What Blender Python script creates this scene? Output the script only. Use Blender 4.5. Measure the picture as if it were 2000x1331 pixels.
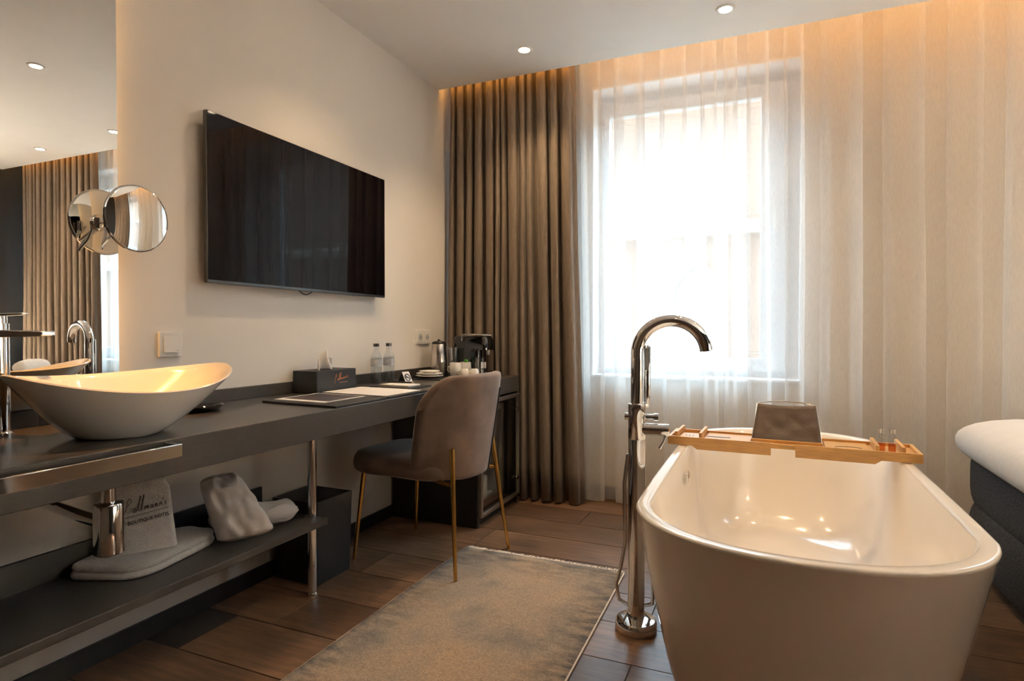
import bpy, bmesh, math, random
from mathutils import Vector, Matrix, noise
random.seed(7)
PI = math.pi
for o in list(bpy.data.objects): bpy.data.objects.remove(o)
SC = bpy.context.scene
COL = SC.collection

# ------------------------------------------------------------------ camera
EYE = 1.02
def cam_axes(yaw, pitch, roll):
    cy, sy = math.cos(yaw), math.sin(yaw)
    f = Vector((-sy, cy, 0)); r = Vector((cy, sy, 0)); u = Vector((0, 0, 1))
    cp, sp = math.cos(pitch), math.sin(pitch)
    f2 = f*cp+u*sp; u2 = -f*sp+u*cp
    cr, sr = math.cos(roll), math.sin(roll)
    return r*cr+u2*sr, -r*sr+u2*cr, f2
cr_, cu_, cf_ = cam_axes(math.radians(23.115), math.radians(-.948), math.radians(.064))
cd = bpy.data.cameras.new('camera'); cam = bpy.data.objects.new('camera', cd); COL.objects.link(cam)
cd.sensor_width = 36; cd.lens = 1157/2000*36; cd.clip_start = .02; cd.clip_end = 200
cam.matrix_world = Matrix(((cr_.x, cu_.x, -cf_.x, 0), (cr_.y, cu_.y, -cf_.y, 0), (cr_.z, cu_.z, -cf_.z, EYE), (0, 0, 0, 1)))
SC.camera = cam

# ------------------------------------------------------------------ light and exposure
vs = SC.view_settings
vs.view_transform = 'Standard'; vs.look = 'None'; vs.gamma = 1; vs.use_curve_mapping = False
vs.exposure = 2.45
SC.cycles.transparent_max_bounces = 24
SC.cycles.max_bounces = 9; SC.cycles.diffuse_bounces = 5; SC.cycles.glossy_bounces = 5; SC.cycles.transmission_bounces = 6
SC.cycles.sample_clamp_indirect = 6.0
SC.cycles.caustics_reflective = False; SC.cycles.caustics_refractive = False
SKY = 3.3
SPOT_W = 5.9
COVE = 2.2
wd = bpy.data.worlds.new('sky'); SC.world = wd; wd.use_nodes = True
bg = wd.node_tree.nodes['Background']; bg.inputs[0].default_value = (.62, .82, 1.0, 1); bg.inputs[1].default_value = SKY
WARM = (1.0, .70, .40)
def portal(x0, x1, z0, z1, y):
    l = bpy.data.lights.new('window_portal', 'AREA'); l.shape = 'RECTANGLE'; l.size = x1-x0; l.size_y = z1-z0
    l.cycles.is_portal = True
    o = bpy.data.objects.new('window_portal', l); COL.objects.link(o)
    o.location = ((x0+x1)/2, y, (z0+z1)/2); o.rotation_euler = (-PI/2, 0, 0)

# ------------------------------------------------------------------ materials
def lin(c):
    return tuple(((v/255)/12.92 if v/255 <= .04045 else ((v/255+.055)/1.055)**2.4) for v in c)
def mat(name, col, rough=.5, metal=0, var=.0, vscale=8, bump=0, bscale=200, coat=0, sheen=0, trans=0, ior=1.45,
        emit=None, estr=0, stretch=None, alpha=1, spec=.5, col2=None, aniso=0, sss=0):
    m = bpy.data.materials.new(name); m.use_nodes = True
    nt = m.node_tree; b = nt.nodes['Principled BSDF']
    b.inputs['Roughness'].default_value = rough; b.inputs['Metallic'].default_value = metal
    b.inputs['IOR'].default_value = ior; b.inputs['Specular IOR Level'].default_value = spec
    b.inputs['Coat Weight'].default_value = coat; b.inputs['Coat Roughness'].default_value = .05
    b.inputs['Sheen Weight'].default_value = sheen; b.inputs['Sheen Roughness'].default_value = .35
    b.inputs['Transmission Weight'].default_value = trans; b.inputs['Alpha'].default_value = alpha
    if emit:
        b.inputs['Emission Color'].default_value = (*emit, 1); b.inputs['Emission Strength'].default_value = estr
    tc = nt.nodes.new('ShaderNodeTexCoord'); mp = nt.nodes.new('ShaderNodeMapping')
    nt.links.new(tc.outputs['Object'], mp.inputs[0])
    if stretch: mp.inputs['Scale'].default_value = stretch
    n = nt.nodes.new('ShaderNodeTexNoise'); n.inputs['Scale'].default_value = vscale; n.inputs['Detail'].default_value = 5
    nt.links.new(mp.outputs[0], n.inputs['Vector'])
    mx = nt.nodes.new('ShaderNodeMix'); mx.data_type = 'RGBA'
    c2 = col2 if col2 else tuple(v*(1-var) for v in col)
    c1 = col if col2 else tuple(min(1, v*(1+var)) for v in col)
    mx.inputs[6].default_value = (*c1, 1); mx.inputs[7].default_value = (*c2, 1)
    rp = nt.nodes.new('ShaderNodeMapRange'); rp.inputs[1].default_value = .3; rp.inputs[2].default_value = .7
    nt.links.new(n.outputs['Fac'], rp.inputs[0]); nt.links.new(rp.outputs[0], mx.inputs[0])
    nt.links.new(mx.outputs[2], b.inputs['Base Color'])
    if bump:
        n2 = nt.nodes.new('ShaderNodeTexNoise'); n2.inputs['Scale'].default_value = bscale; n2.inputs['Detail'].default_value = 3
        nt.links.new(mp.outputs[0], n2.inputs['Vector'])
        bp = nt.nodes.new('ShaderNodeBump'); bp.inputs['Strength'].default_value = bump; bp.inputs['Distance'].default_value = .01
        nt.links.new(n2.outputs['Fac'], bp.inputs['Height']); nt.links.new(bp.outputs[0], b.inputs['Normal'])
    return m
M = {}
M['wall'] = mat('wall_paint', (.80, .76, .71), .75, var=.02, vscale=3, bump=.05, bscale=260)
M['backwall'] = mat('beige_wall_paint', (.72, .63, .52), .75, var=.02, vscale=3, bump=.05, bscale=260)
M['ceil'] = mat('ceiling_paint', (.86, .85, .83), .8, var=.01, bump=.03, bscale=240)
M['brownwall'] = mat('taupe_wall', (.12, .085, .062), .6, var=.05, bump=.05)
M['darkwall'] = mat('dark_wall', (.02, .018, .017), .6, var=.1, bump=.05)
M['laminate'] = mat('charcoal_laminate', (.052, .046, .042), .30, var=.10, vscale=30, bump=.03, bscale=400, stretch=(6, 1, 6))
M['blackboard'] = mat('black_board', (.012, .011, .011), .5, var=.1)
M['chrome'] = mat('chrome', (.78, .77, .76), .05, 1, var=.01)
M['steel'] = mat('brushed_steel', (.66, .62, .58), .22, 1, var=.05, stretch=(1, 1, .05), vscale=60)
M['mirror'] = mat('mirror_silver', (.90, .90, .88), .0, 1)
M['gold'] = mat('brushed_gold', (.62, .36, .10), .27, 1, var=.08, vscale=20)
M['ceramic'] = mat('white_ceramic', (.84, .82, .78), .12, var=.01, coat=.6)
M['acrylic'] = mat('white_tub_acrylic', (.82, .75, .66), .14, var=.01, coat=.7)
M['velvet'] = mat('taupe_velvet', (.165, .108, .080), .78, var=.34, vscale=7, sheen=.55, bump=.12, bscale=90)  # colour mottling stands in for the velvet's sheen patches
M['curtain'] = mat('taupe_curtain', (.175, .132, .096), .62, var=.12, vscale=120, sheen=.25, bump=.1, bscale=300, stretch=(1, 1, .15))
M['black'] = mat('black_plastic', (.010, .010, .011), .3, var=.1)
M['blackgloss'] = mat('black_gloss', (.006, .006, .007), .07, var=.1, coat=.5)
M['screen'] = mat('television_screen', (.004, .003, .004), .03, var=.05, spec=.14)
M['darkmetal'] = mat('dark_metal', (.10, .10, .10), .3, 1, var=.05)
M['whiteplastic'] = mat('white_plastic', (.80, .77, .73), .3, var=.01)
M['paper'] = mat('paper', (.82, .78, .75), .8, var=.02)
M['greypaper'] = mat('photo_print', (.10, .06, .05), .5, col2=(.02, .03, .06), vscale=14)
M['leather'] = mat('black_leather', (.014, .013, .014), .45, var=.15, bump=.15, bscale=180)
M['towel'] = mat('terry_towel', (.80, .76, .72), .95, var=.06, vscale=60, bump=.45, bscale=230, sheen=.3)
M['thread'] = mat('dark_thread', (.06, .05, .05), .8, var=.1)
M['copper'] = mat('copper_print', (.75, .30, .16), .35, .6, var=.05)
M['bag'] = mat('nonwoven_bag', (.84, .79, .75), .7, var=.03, vscale=20, bump=.12, bscale=45)
M['bamboo'] = mat('bamboo', (.58, .31, .10), .42, var=.16, vscale=22, stretch=(1, 14, 14), bump=.04, bscale=60, coat=.15)
M['brownfabric'] = mat('brown_satin_cover', (.075, .046, .029), .42, var=.10, vscale=6, bump=.35, bscale=18)
M['boxspring'] = mat('charcoal_tweed', (.013, .012, .011), .95, vscale=130, col2=(.080, .071, .064), bump=.5, bscale=200)
M['linen'] = mat('white_linen', (.66, .61, .55), .85, var=.02, bump=.55, bscale=9)
M['tissue'] = mat('tissue_paper', (.86, .83, .80), .9, var=.01, bump=.1, bscale=60)
M['alu'] = mat('aluminium_frame', (.62, .58, .54), .30, 1, var=.04)
M['frame'] = mat('window_frame_white', (.78, .79, .80), .4, var=.03)
M['sill'] = mat('white_sill', (.88, .88, .88), .4, var=.02)
M['green'] = mat('green_leaf', (.06, .22, .03), .5, var=.2)
M['bottlelabel'] = mat('bottle_label', (.30, .34, .40), .5, vscale=30, col2=(.62, .64, .66))
M['grout'] = mat('grout', (.045, .036, .030), .85, var=.1)
M['stone'] = mat('pale_stone', (.46, .41, .35), .85, var=.12, vscale=3, bump=.2, bscale=12)
M['yellow'] = mat('yellow_can', (.55, .42, .08), .35, var=.1)
M['grey'] = mat('grey_plastic', (.48, .48, .47), .4, var=.04)

M['fringe'] = mat('rug_fringe', (.78, .66, .54), .9, var=.1, vscale=60)
M['lamp'] = mat('lamp_glow', (1, .9, .75), .5, emit=(1.0, .80, .55), estr=14)
M['led'] = mat('led_strip', (1, .8, .5), .5, emit=(1.0, .46, .10), estr=COVE)
M['led2'] = mat('mirror_led_strip', (1, .8, .5), .5, emit=(1.0, .52, .16), estr=5.0)

def glassmat(name, tint=(1, 1, 1), opacity=.12, rough=.0):
    m = bpy.data.materials.new(name); m.use_nodes = True; nt = m.node_tree
    for n in list(nt.nodes): nt.nodes.remove(n)
    out = nt.nodes.new('ShaderNodeOutputMaterial'); mix = nt.nodes.new('ShaderNodeMixShader')
    t = nt.nodes.new('ShaderNodeBsdfTransparent'); t.inputs[0].default_value = (*tint, 1)
    g = nt.nodes.new('ShaderNodeBsdfGlossy'); g.inputs['Roughness'].default_value = rough
    fr = nt.nodes.new('ShaderNodeFresnel'); fr.inputs[0].default_value = 1.5
    ad = nt.nodes.new('ShaderNodeMath'); ad.operation = 'ADD'; ad.inputs[1].default_value = opacity; ad.use_clamp = True
    ge = nt.nodes.new('ShaderNodeNewGeometry'); iv = nt.nodes.new('ShaderNodeMath'); iv.operation = 'SUBTRACT'; iv.inputs[0].default_value = 1; nt.links.new(ge.outputs['Backfacing'], iv.inputs[1])
    pr = nt.nodes.new('ShaderNodeMath'); pr.operation = 'MULTIPLY'; nt.links.new(fr.outputs[0], pr.inputs[0]); nt.links.new(iv.outputs[0], pr.inputs[1])
    nt.links.new(pr.outputs[0], ad.inputs[0]); nt.links.new(ad.outputs[0], mix.inputs[0])
    nt.links.new(t.outputs[0], mix.inputs[1]); nt.links.new(g.outputs[0], mix.inputs[2]); nt.links.new(mix.outputs[0], out.inputs[0])
    return m
M['pane'] = glassmat('window_pane', (.97, .99, .99), .0)
M['glass'] = glassmat('drinking_glass', (.93, .95, .96), .06)
M['orangeliquid'] = glassmat('amber_liquid', (.95, .55, .30), .0)
M['cabglass'] = glassmat('cabinet_glass', (.92, .92, .92), .02)
M['linerfilm'] = mat('clear_liner_film', (.55, .54, .53), .25, alpha=.16, bump=.8, bscale=30)
M['liner'] = glassmat('clear_liner', (.75, .75, .75), .35, .3)
def sheermat():
    m = bpy.data.materials.new('sheer_voile'); m.use_nodes = True; nt = m.node_tree
    for n in list(nt.nodes): nt.nodes.remove(n)
    N = nt.nodes.new; L = nt.links.new
    out = N('ShaderNodeOutputMaterial'); mix = N('ShaderNodeMixShader'); m2 = N('ShaderNodeMixShader')
    t = N('ShaderNodeBsdfTransparent'); d = N('ShaderNodeBsdfDiffuse'); tl = N('ShaderNodeBsdfTranslucent')
    tc = N('ShaderNodeTexCoord'); mp = N('ShaderNodeMapping'); mp.inputs['Scale'].default_value = (300, 300, 30)
    nz = N('ShaderNodeTexNoise'); nz.inputs['Scale'].default_value = 1; nz.inputs['Detail'].default_value = 2
    L(tc.outputs['Object'], mp.inputs[0]); L(mp.outputs[0], nz.inputs['Vector'])
    mr = N('ShaderNodeMapRange'); mr.inputs[1].default_value = .3; mr.inputs[2].default_value = .7; mr.inputs[3].default_value = .40; mr.inputs[4].default_value = .44
    L(nz.outputs['Fac'], mr.inputs[0]); L(mr.outputs[0], mix.inputs[0])
    for s in (d, tl): s.inputs[0].default_value = (.88, .86, .83, 1)
    m2.inputs[0].default_value = .45
    L(d.outputs[0], m2.inputs[1]); L(tl.outputs[0], m2.inputs[2]); L(t.outputs[0], mix.inputs[1]); L(m2.outputs[0], mix.inputs[2]); L(mix.outputs[0], out.inputs[0])
    return m
M['sheer'] = sheermat()
def floormat():
    m = bpy.data.materials.new('wood_look_plank_tile'); m.use_nodes = True; nt = m.node_tree; N = nt.nodes.new; L = nt.links.new
    b = nt.nodes['Principled BSDF']
    tc = N('ShaderNodeTexCoord'); oi = N('ShaderNodeObjectInfo')
    ml = N('ShaderNodeMath'); ml.operation = 'MULTIPLY'; ml.inputs[1].default_value = 37; L(oi.outputs['Random'], ml.inputs[0])
    ad = N('ShaderNodeVectorMath'); ad.operation = 'ADD'; L(tc.outputs['Object'], ad.inputs[0]); L(ml.outputs[0], ad.inputs[1])
    mp = N('ShaderNodeMapping'); mp.inputs['Scale'].default_value = (1.6, 16, 1); L(ad.outputs[0], mp.inputs[0])
    n1 = N('ShaderNodeTexNoise'); n1.inputs['Scale'].default_value = 3; n1.inputs['Detail'].default_value = 7; n1.inputs['Roughness'].default_value = .65; L(mp.outputs[0], n1.inputs['Vector'])
    n2 = N('ShaderNodeTexNoise'); n2.inputs['Scale'].default_value = 2.2; n2.inputs['Detail'].default_value = 3; L(ad.outputs[0], n2.inputs['Vector'])
    cr = N('ShaderNodeValToRGB'); e = cr.color_ramp.elements
    e[0].position = .30; e[0].color = (.070, .041, .025, 1); e[1].position = .72; e[1].color = (.33, .180, .095, 1)
    k = e.new(.5); k.color = (.150, .084, .047, 1)
    mx = N('ShaderNodeMath'); mx.operation = 'MULTIPLY_ADD'; mx.inputs[1].default_value = .45; L(n2.outputs['Fac'], mx.inputs[0])
    m3 = N('ShaderNodeMath'); m3.operation = 'MULTIPLY'; m3.inputs[1].default_value = .55; L(n1.outputs['Fac'], m3.inputs[0]); L(m3.outputs[0], mx.inputs[2])
    L(mx.outputs[0], cr.inputs[0])
    hs = N('ShaderNodeHueSaturation'); L(cr.outputs[0], hs.inputs['Color'])
    vr = N('ShaderNodeMapRange'); vr.inputs[3].default_value = .7; vr.inputs[4].default_value = 1.25; L(oi.outputs['Random'], vr.inputs[0]); L(vr.outputs[0], hs.inputs['Value'])
    L(hs.outputs[0], b.inputs['Base Color'])
    b.inputs['Roughness'].default_value = .36
    bp = N('ShaderNodeBump'); bp.inputs['Strength'].default_value = .12; bp.inputs['Distance'].default_value = .004
    L(n1.outputs['Fac'], bp.inputs['Height']); L(bp.outputs[0], b.inputs['Normal'])
    return m
M['plank'] = floormat()
def rugmat():
    m = bpy.data.materials.new('distressed_rug'); m.use_nodes = True; nt = m.node_tree; N = nt.nodes.new; L = nt.links.new
    b = nt.nodes['Principled BSDF']; b.inputs['Roughness'].default_value = .95; b.inputs['Sheen Weight'].default_value = .25
    tc = N('ShaderNodeTexCoord')
    def nz(scale, det, st=(1, 1, 1), rough=.6):
        mp = N('ShaderNodeMapping'); mp.inputs['Scale'].default_value = st; L(tc.outputs['Object'], mp.inputs[0])
        n = N('ShaderNodeTexNoise'); n.inputs['Scale'].default_value = scale; n.inputs['Detail'].default_value = det; n.inputs['Roughness'].default_value = rough
        L(mp.outputs[0], n.inputs['Vector']); return n
    a = nz(2.6, 6); c = nz(150, 4, (1, 2.2, 1), .75); d = nz(9, 8, (1, 3, 1), .7)
    cr = N('ShaderNodeValToRGB'); e = cr.color_ramp.elements
    e[0].position = .34; e[0].color = (.22, .18, .145, 1); e[1].position = .64; e[1].color = (.50, .325, .185, 1)
    k = e.new(.47); k.color = (.41, .295, .195, 1)
    L(a.outputs['Fac'], cr.inputs[0])
    # worn dark border pattern
    sx = N('ShaderNodeSeparateXYZ'); L(tc.outputs['Object'], sx.inputs[0])
    def edge(o, half, w):
        ab = N('ShaderNodeMath'); ab.operation = 'ABSOLUTE'; L(o, ab.inputs[0])
        r = N('ShaderNodeMapRange'); r.inputs[1].default_value = half-w; r.inputs[2].default_value = half; L(ab.outputs[0], r.inputs[0]); return r.outputs[0]
    ex = edge(sx.outputs[0], .37, .17); ey = edge(sx.outputs[1], .74, .22)
    mxx = N('ShaderNodeMath'); mxx.operation = 'MAXIMUM'; L(ex, mxx.inputs[0]); L(ey, mxx.inputs[1])
    th = N('ShaderNodeMapRange'); th.inputs[1].default_value = .42; th.inputs[2].default_value = .62; L(d.outputs['Fac'], th.inputs[0])
    ml = N('ShaderNodeMath'); ml.operation = 'MULTIPLY'; L(mxx.outputs[0], ml.inputs[0]); L(th.outputs[0], ml.inputs[1])
    mx = N('ShaderNodeMix'); mx.data_type = 'RGBA'; L(ml.outputs[0], mx.inputs[0]); L(cr.outputs[0], mx.inputs[6]); mx.inputs[7].default_value = (.075, .068, .064, 1)
    mr = N('ShaderNodeMapRange'); mr.inputs[1].default_value = .3; mr.inputs[2].default_value = .7; mr.inputs[3].default_value = .35; mr.inputs[4].default_value = 1.5; L(c.outputs['Fac'], mr.inputs[0])
    m4 = N('ShaderNodeMix'); m4.data_type = 'RGBA'; m4.blend_type = 'MULTIPLY'; m4.inputs[0].default_value = 1
    L(mx.outputs[2], m4.inputs[6]); L(mr.outputs[0], m4.inputs[7]); L(m4.outputs[2], b.inputs['Base Color'])
    bp = N('ShaderNodeBump'); bp.inputs['Strength'].default_value = .7; bp.inputs['Distance'].default_value = .006
    L(c.outputs['Fac'], bp.inputs['Height']); L(bp.outputs[0], b.inputs['Normal'])
    return m
M['rug'] = rugmat()
def brickmat():
    m = bpy.data.materials.new('church_brick'); m.use_nodes = True; nt = m.node_tree; N = nt.nodes.new; L = nt.links.new
    b = nt.nodes['Principled BSDF']; b.inputs['Roughness'].default_value = .9
    tc = N('ShaderNodeTexCoord'); mp = N('ShaderNodeMapping'); mp.inputs['Rotation'].default_value = (PI/2, 0, 0); L(tc.outputs['Object'], mp.inputs[0])
    br = N('ShaderNodeTexBrick'); br.inputs['Scale'].default_value = 4; br.inputs['Color1'].default_value = (.27, .155, .105, 1); br.inputs['Color2'].default_value = (.34, .20, .14, 1); br.inputs['Mortar'].default_value = (.40, .34, .29, 1)
    br.inputs['Mortar Size'].default_value = .02
    L(mp.outputs[0], br.inputs['Vector']); L(br.outputs['Color'], b.inputs['Base Color'])
    return m
M['brick'] = brickmat()

# ------------------------------------------------------------------ mesh builder
class MB:
    def __init__(s): s.v = []; s.f = []
    def add(s, vs, fs):
        o = len(s.v); s.v += [tuple(p) for p in vs]; s.f += [tuple(i+o for i in f) for f in fs]; return s
    def box(s, x0, x1, y0, y1, z0, z1):
        return s.add([(x0, y0, z0), (x1, y0, z0), (x1, y1, z0), (x0, y1, z0), (x0, y0, z1), (x1, y0, z1), (x1, y1, z1), (x0, y1, z1)],
                     [(0, 3, 2, 1), (4, 5, 6, 7), (0, 1, 5, 4), (1, 2, 6, 5), (2, 3, 7, 6), (3, 0, 4, 7)])
    def loft(s, rings, cap0=True, cap1=True):
        n = len(rings[0]); vs = [p for r in rings for p in r]; fs = []
        for k in range(len(rings)-1):
            for i in range(n):
                j = (i+1) % n; fs.append((k*n+i, k*n+j, (k+1)*n+j, (k+1)*n+i))
        if cap0: fs.append(tuple(reversed(range(n))))
        if cap1: fs.append(tuple((len(rings)-1)*n+i for i in range(n)))
        return s.add(vs, fs)
    def lathe(s, prof, c=(0, 0, 0), n=32, sx=1, sy=1, closed=False):
        rings = [[(c[0]+r*sx*math.cos(2*PI*i/n), c[1]+r*sy*math.sin(2*PI*i/n), c[2]+z) for i in range(n)] for r, z in prof]
        return s.loft(rings, not closed and prof[0][0] > 1e-6, not closed and prof[-1][0] > 1e-6)
    def tube(s, pts, r, n=12, cap=True):
        pts = [Vector(p) for p in pts]; rings = []
        rs = r if isinstance(r, (list, tuple)) else [r]*len(pts)
        up = None
        for i, p in enumerate(pts):
            a = pts[max(0, i-1)]; b = pts[min(len(pts)-1, i+1)]; t = (b-a).normalized()
            if up is None:
                up = Vector((0, 0, 1)) if abs(t.z) < .9 else Vector((1, 0, 0))
            x = t.cross(up).normalized(); y = x.cross(t).normalized(); up = y
            rings.append([p+x*rs[i]*math.cos(2*PI*k/n)+y*rs[i]*math.sin(2*PI*k/n) for k in range(n)])
        return s.loft(rings, cap, cap)
    def grid(s, fn, nu, nv, cu=False):
        vs = [fn(i/nu, j/nv) for j in range(nv+1) for i in range(nu+1 if not cu else nu)]
        w = nu+1 if not cu else nu; fs = []
        for j in range(nv):
            for i in range(nu):
                k = (i+1) % w; fs.append((j*w+i, j*w+k, (j+1)*w+k, (j+1)*w+i))
        return s.add(vs, fs)
    def prism(s, poly, axis, a, b):
        def P(p, t): return {'x': (t, p[0], p[1]), 'y': (p[0], t, p[1]), 'z': (p[0], p[1], t)}[axis]
        return s.loft([[P(p, a) for p in poly], [P(p, b) for p in poly]])
    def xf(s, m): s.v = [tuple(m @ Vector(p)) for p in s.v]; return s
    def nz(s, amp, sc, seed=0):
        s.v = [tuple(Vector(p)+noise.noise_vector(Vector(p)*sc+Vector((seed, seed*2, 0)))*amp) for p in s.v]; return s
def rrect(cx, cy, hx, hy, r, z, n=6):
    pts = []
    for q, (sx, sy) in enumerate(((1, 1), (-1, 1), (-1, -1), (1, -1))):
        for k in range(n+1):
            a = q*PI/2+k/n*PI/2
            pts.append((cx+sx*(hx-r)+r*math.cos(a), cy+sy*(hy-r)+r*math.sin(a), z))
    return pts
WM = {}
def basis(loc, rz=0, rx=0): return Matrix.Translation(loc) @ Matrix.Rotation(rz, 4, 'Z') @ Matrix.Rotation(rx, 4, 'X')
def empty(name, label, cat, loc=(0, 0, 0), rz=0, group=None):
    o = bpy.data.objects.new(name, None); COL.objects.link(o); o.empty_display_size = .05
    o.location = loc; o.rotation_euler = (0, 0, rz); WM[o.name] = basis(loc, rz)
    o['label'] = label; o['category'] = cat
    if group: o['group'] = group
    return o
def ob(name, mb, m, parent=None, world=True, smooth=40, bevel=0, seg=2, sub=0, solid=0, soff=0, label=None, cat=None, group=None, kind=None, org=None):
    """one mesh object; world=True means the vertices are given in room coordinates"""
    me = bpy.data.meshes.new(name)
    vs = mb.v
    if parent is not None:
        pm = WM[parent.name]
        if world:
            inv = pm.inverted(); vs = [tuple(inv @ Vector(p)) for p in vs]
        loc = (0, 0, 0); wm = pm
    else:
        if org is None:
            xs = [p[0] for p in vs]; ys = [p[1] for p in vs]; zs = [p[2] for p in vs]
            org = ((min(xs)+max(xs))/2, (min(ys)+max(ys))/2, min(zs))
        loc = org; vs = [(p[0]-org[0], p[1]-org[1], p[2]-org[2]) for p in vs]; wm = Matrix.Translation(org)
    me.from_pydata(vs, [], mb.f)
    bm = bmesh.new(); bm.from_mesh(me); bmesh.ops.remove_doubles(bm, verts=bm.verts, dist=1e-6); bmesh.ops.recalc_face_normals(bm, faces=bm.faces); bm.to_mesh(me); bm.free()
    me.materials.append(M[m] if isinstance(m, str) else m)
    if smooth:
        me.shade_smooth()
        if smooth < 180: me.set_sharp_from_angle(angle=math.radians(smooth))
    o = bpy.data.objects.new(name, me); COL.objects.link(o); o.location = loc
    if parent is not None: o.parent = parent
    WM[o.name] = wm
    if solid:
        q = o.modifiers.new('thickness', 'SOLIDIFY'); q.thickness = solid; q.offset = soff
    if bevel:
        q = o.modifiers.new('edge', 'BEVEL'); q.width = bevel; q.segments = seg; q.limit_method = 'ANGLE'; q.angle_limit = math.radians(35); q.harden_normals = False
    if sub:
        q = o.modifiers.new('round', 'SUBSURF'); q.levels = sub; q.render_levels = sub
    if label: o['label'] = label
    if cat: o['category'] = cat
    if group: o['group'] = group
    if kind: o['kind'] = kind
    return o
def struct(name, mb, m, label, cat, parent=None, **k): return ob(name, mb, m, parent, label=label, cat=cat, kind='structure', **k)
def text_mb(s, size, matrix, depth=.0006, bold=.0):
    c = bpy.data.curves.new('t', 'FONT'); c.body = s; c.size = size; c.extrude = depth; c.align_x = 'CENTER'; c.align_y = 'CENTER'; c.offset = bold
    o = bpy.data.objects.new('t', c); COL.objects.link(o)
    dg = bpy.context.evaluated_depsgraph_get(); me = o.evaluated_get(dg).to_mesh()
    mb = MB(); mb.add([v.co[:] for v in me.vertices], [tuple(p.vertices) for p in me.polygons])
    o.evaluated_get(dg).to_mesh_clear(); bpy.data.objects.remove(o); bpy.data.curves.remove(c)
    return mb.xf(matrix)

# ------------------------------------------------------------------ room shell
WX, RX, FY, BY = -1.882, 2.85, 3.55, -1.7
CZ, PZ, PY = 2.52, 2.68, 3.24
WIN = ((-.985, .185), (1.32, 2.49)); WZ0, WZ1 = .735, 2.50
fl_ = struct('floor', MB().box(WX-.15, RX+.15, BY-.15, FY+.02, -.12, -.003), 'grout', 'dark brown wood-look plank tile floor', 'floor', smooth=0, org=(0, 0, -.12))
# planks: rows 0.24 m deep, 1.2 m long
pl_me = {}
def plank(x0, x1, y0, y1):
    g = .0022
    x0 += g; x1 -= g; y0 += g; y1 -= g
    hx, hy = (x1-x0)/2, (y1-y0)/2; key = (round(hx, 3), round(hy, 3))
    if key not in pl_me:
        mb = MB().box(-hx, hx, -hy, hy, -.009, 0)
        me = bpy.data.meshes.new('plank'); me.from_pydata(mb.v, [], mb.f); me.materials.append(M['plank']); pl_me[key] = me
    o = bpy.data.objects.new('plank', pl_me[key]); COL.objects.link(o); o.parent = fl_
    o.location = ((x0+x1)/2, (y0+y1)/2, .12)
shifts = {0: -1.565, 1: -1.265}
k = 0
y = 2.99+.24*3
while y > BY:
    y0 = max(BY, y-.24); y1 = min(FY, y)
    if y1-y0 > .02:
        row = round((2.75-y)/.24)
        s = {0: -1.265, 2: -1.565, 4: -1.567, 1: -.80, 3: -.95}.get(row, -1.265+.37*(row % 3))
        x = s-1.2
        while x < RX:
            a, b = max(WX, x), min(RX, x+1.2)
            if b-a > .02: plank(a, b, y0, y1)
            x += 1.2
    y -= .24
struct('wall_left', MB().box(WX-.15, WX, BY-.15, FY+.3, -.1, PZ+.15), 'wall', 'warm off-white painted wall behind the desk', 'wall', smooth=0)
struct('wall_right', MB().box(RX, RX+.15, BY-.15, FY+.3, -.1, PZ+.15), 'darkwall', 'dark wall at the head of the bed', 'wall', smooth=0)
struct('wall_front', MB().box(WX, RX, BY-.15, BY, -.1, PZ+.15), 'brownwall', 'taupe wall behind the viewer', 'wall', smooth=0)
wb = MB(); T = .26
wb.box(WX, WIN[0][0], FY, FY+T, -.1, PZ+.15); wb.box(WIN[0][1], WIN[1][0], FY, FY+T, -.1, PZ+.15); wb.box(WIN[1][1], RX, FY, FY+T, -.1, PZ+.15)
for a, b in WIN:
    wb.box(a, b, FY, FY+T, -.1, WZ0); wb.box(a, b, FY, FY+T, WZ1, PZ+.15)
struct('wall_back', wb, 'backwall', 'beige window wall behind the curtains', 'wall', smooth=0)
struct('wall_sky_block', MB().box(-45, 45, FY+T-.12, FY+T, PZ+.15, 24).box(-45, WX-.15, FY+T-.12, FY+T, -4, PZ+.15)  .box(RX+.15, 45, FY+T-.12, FY+T, -4, PZ+.15), 'stone', 'unseen hotel street front, added tall to block sky light from the church', 'wall', smooth=0)  # unseen upper storeys, added to keep sky light off the church facade
cb = MB().box(WX, RX, BY, PY, CZ, PZ+.15); cb.box(WX, RX, PY, FY, PZ, PZ+.15)
struct('ceiling', cb, 'ceil', 'smooth pale ceiling with a curtain recess along the window wall', 'ceiling', smooth=0)
struct('baseboard_left', MB().box(WX, WX+.012, BY, FY, 0, .062), 'blackboard', 'black baseboard along the desk wall', 'baseboard', smooth=0)
struct('baseboard_back', MB().box(WX+.012, RX, FY-.014, FY, 0, .07), 'blackboard', 'black baseboard below the window', 'baseboard', smooth=0)
struct('trim_1', MB().box(WX+.01, RX-.01, PY+.002, PY+.012, CZ+.055, CZ+.068), 'led', 'warm LED strip glowing in the ceiling recess', 'led strip', smooth=0)
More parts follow.
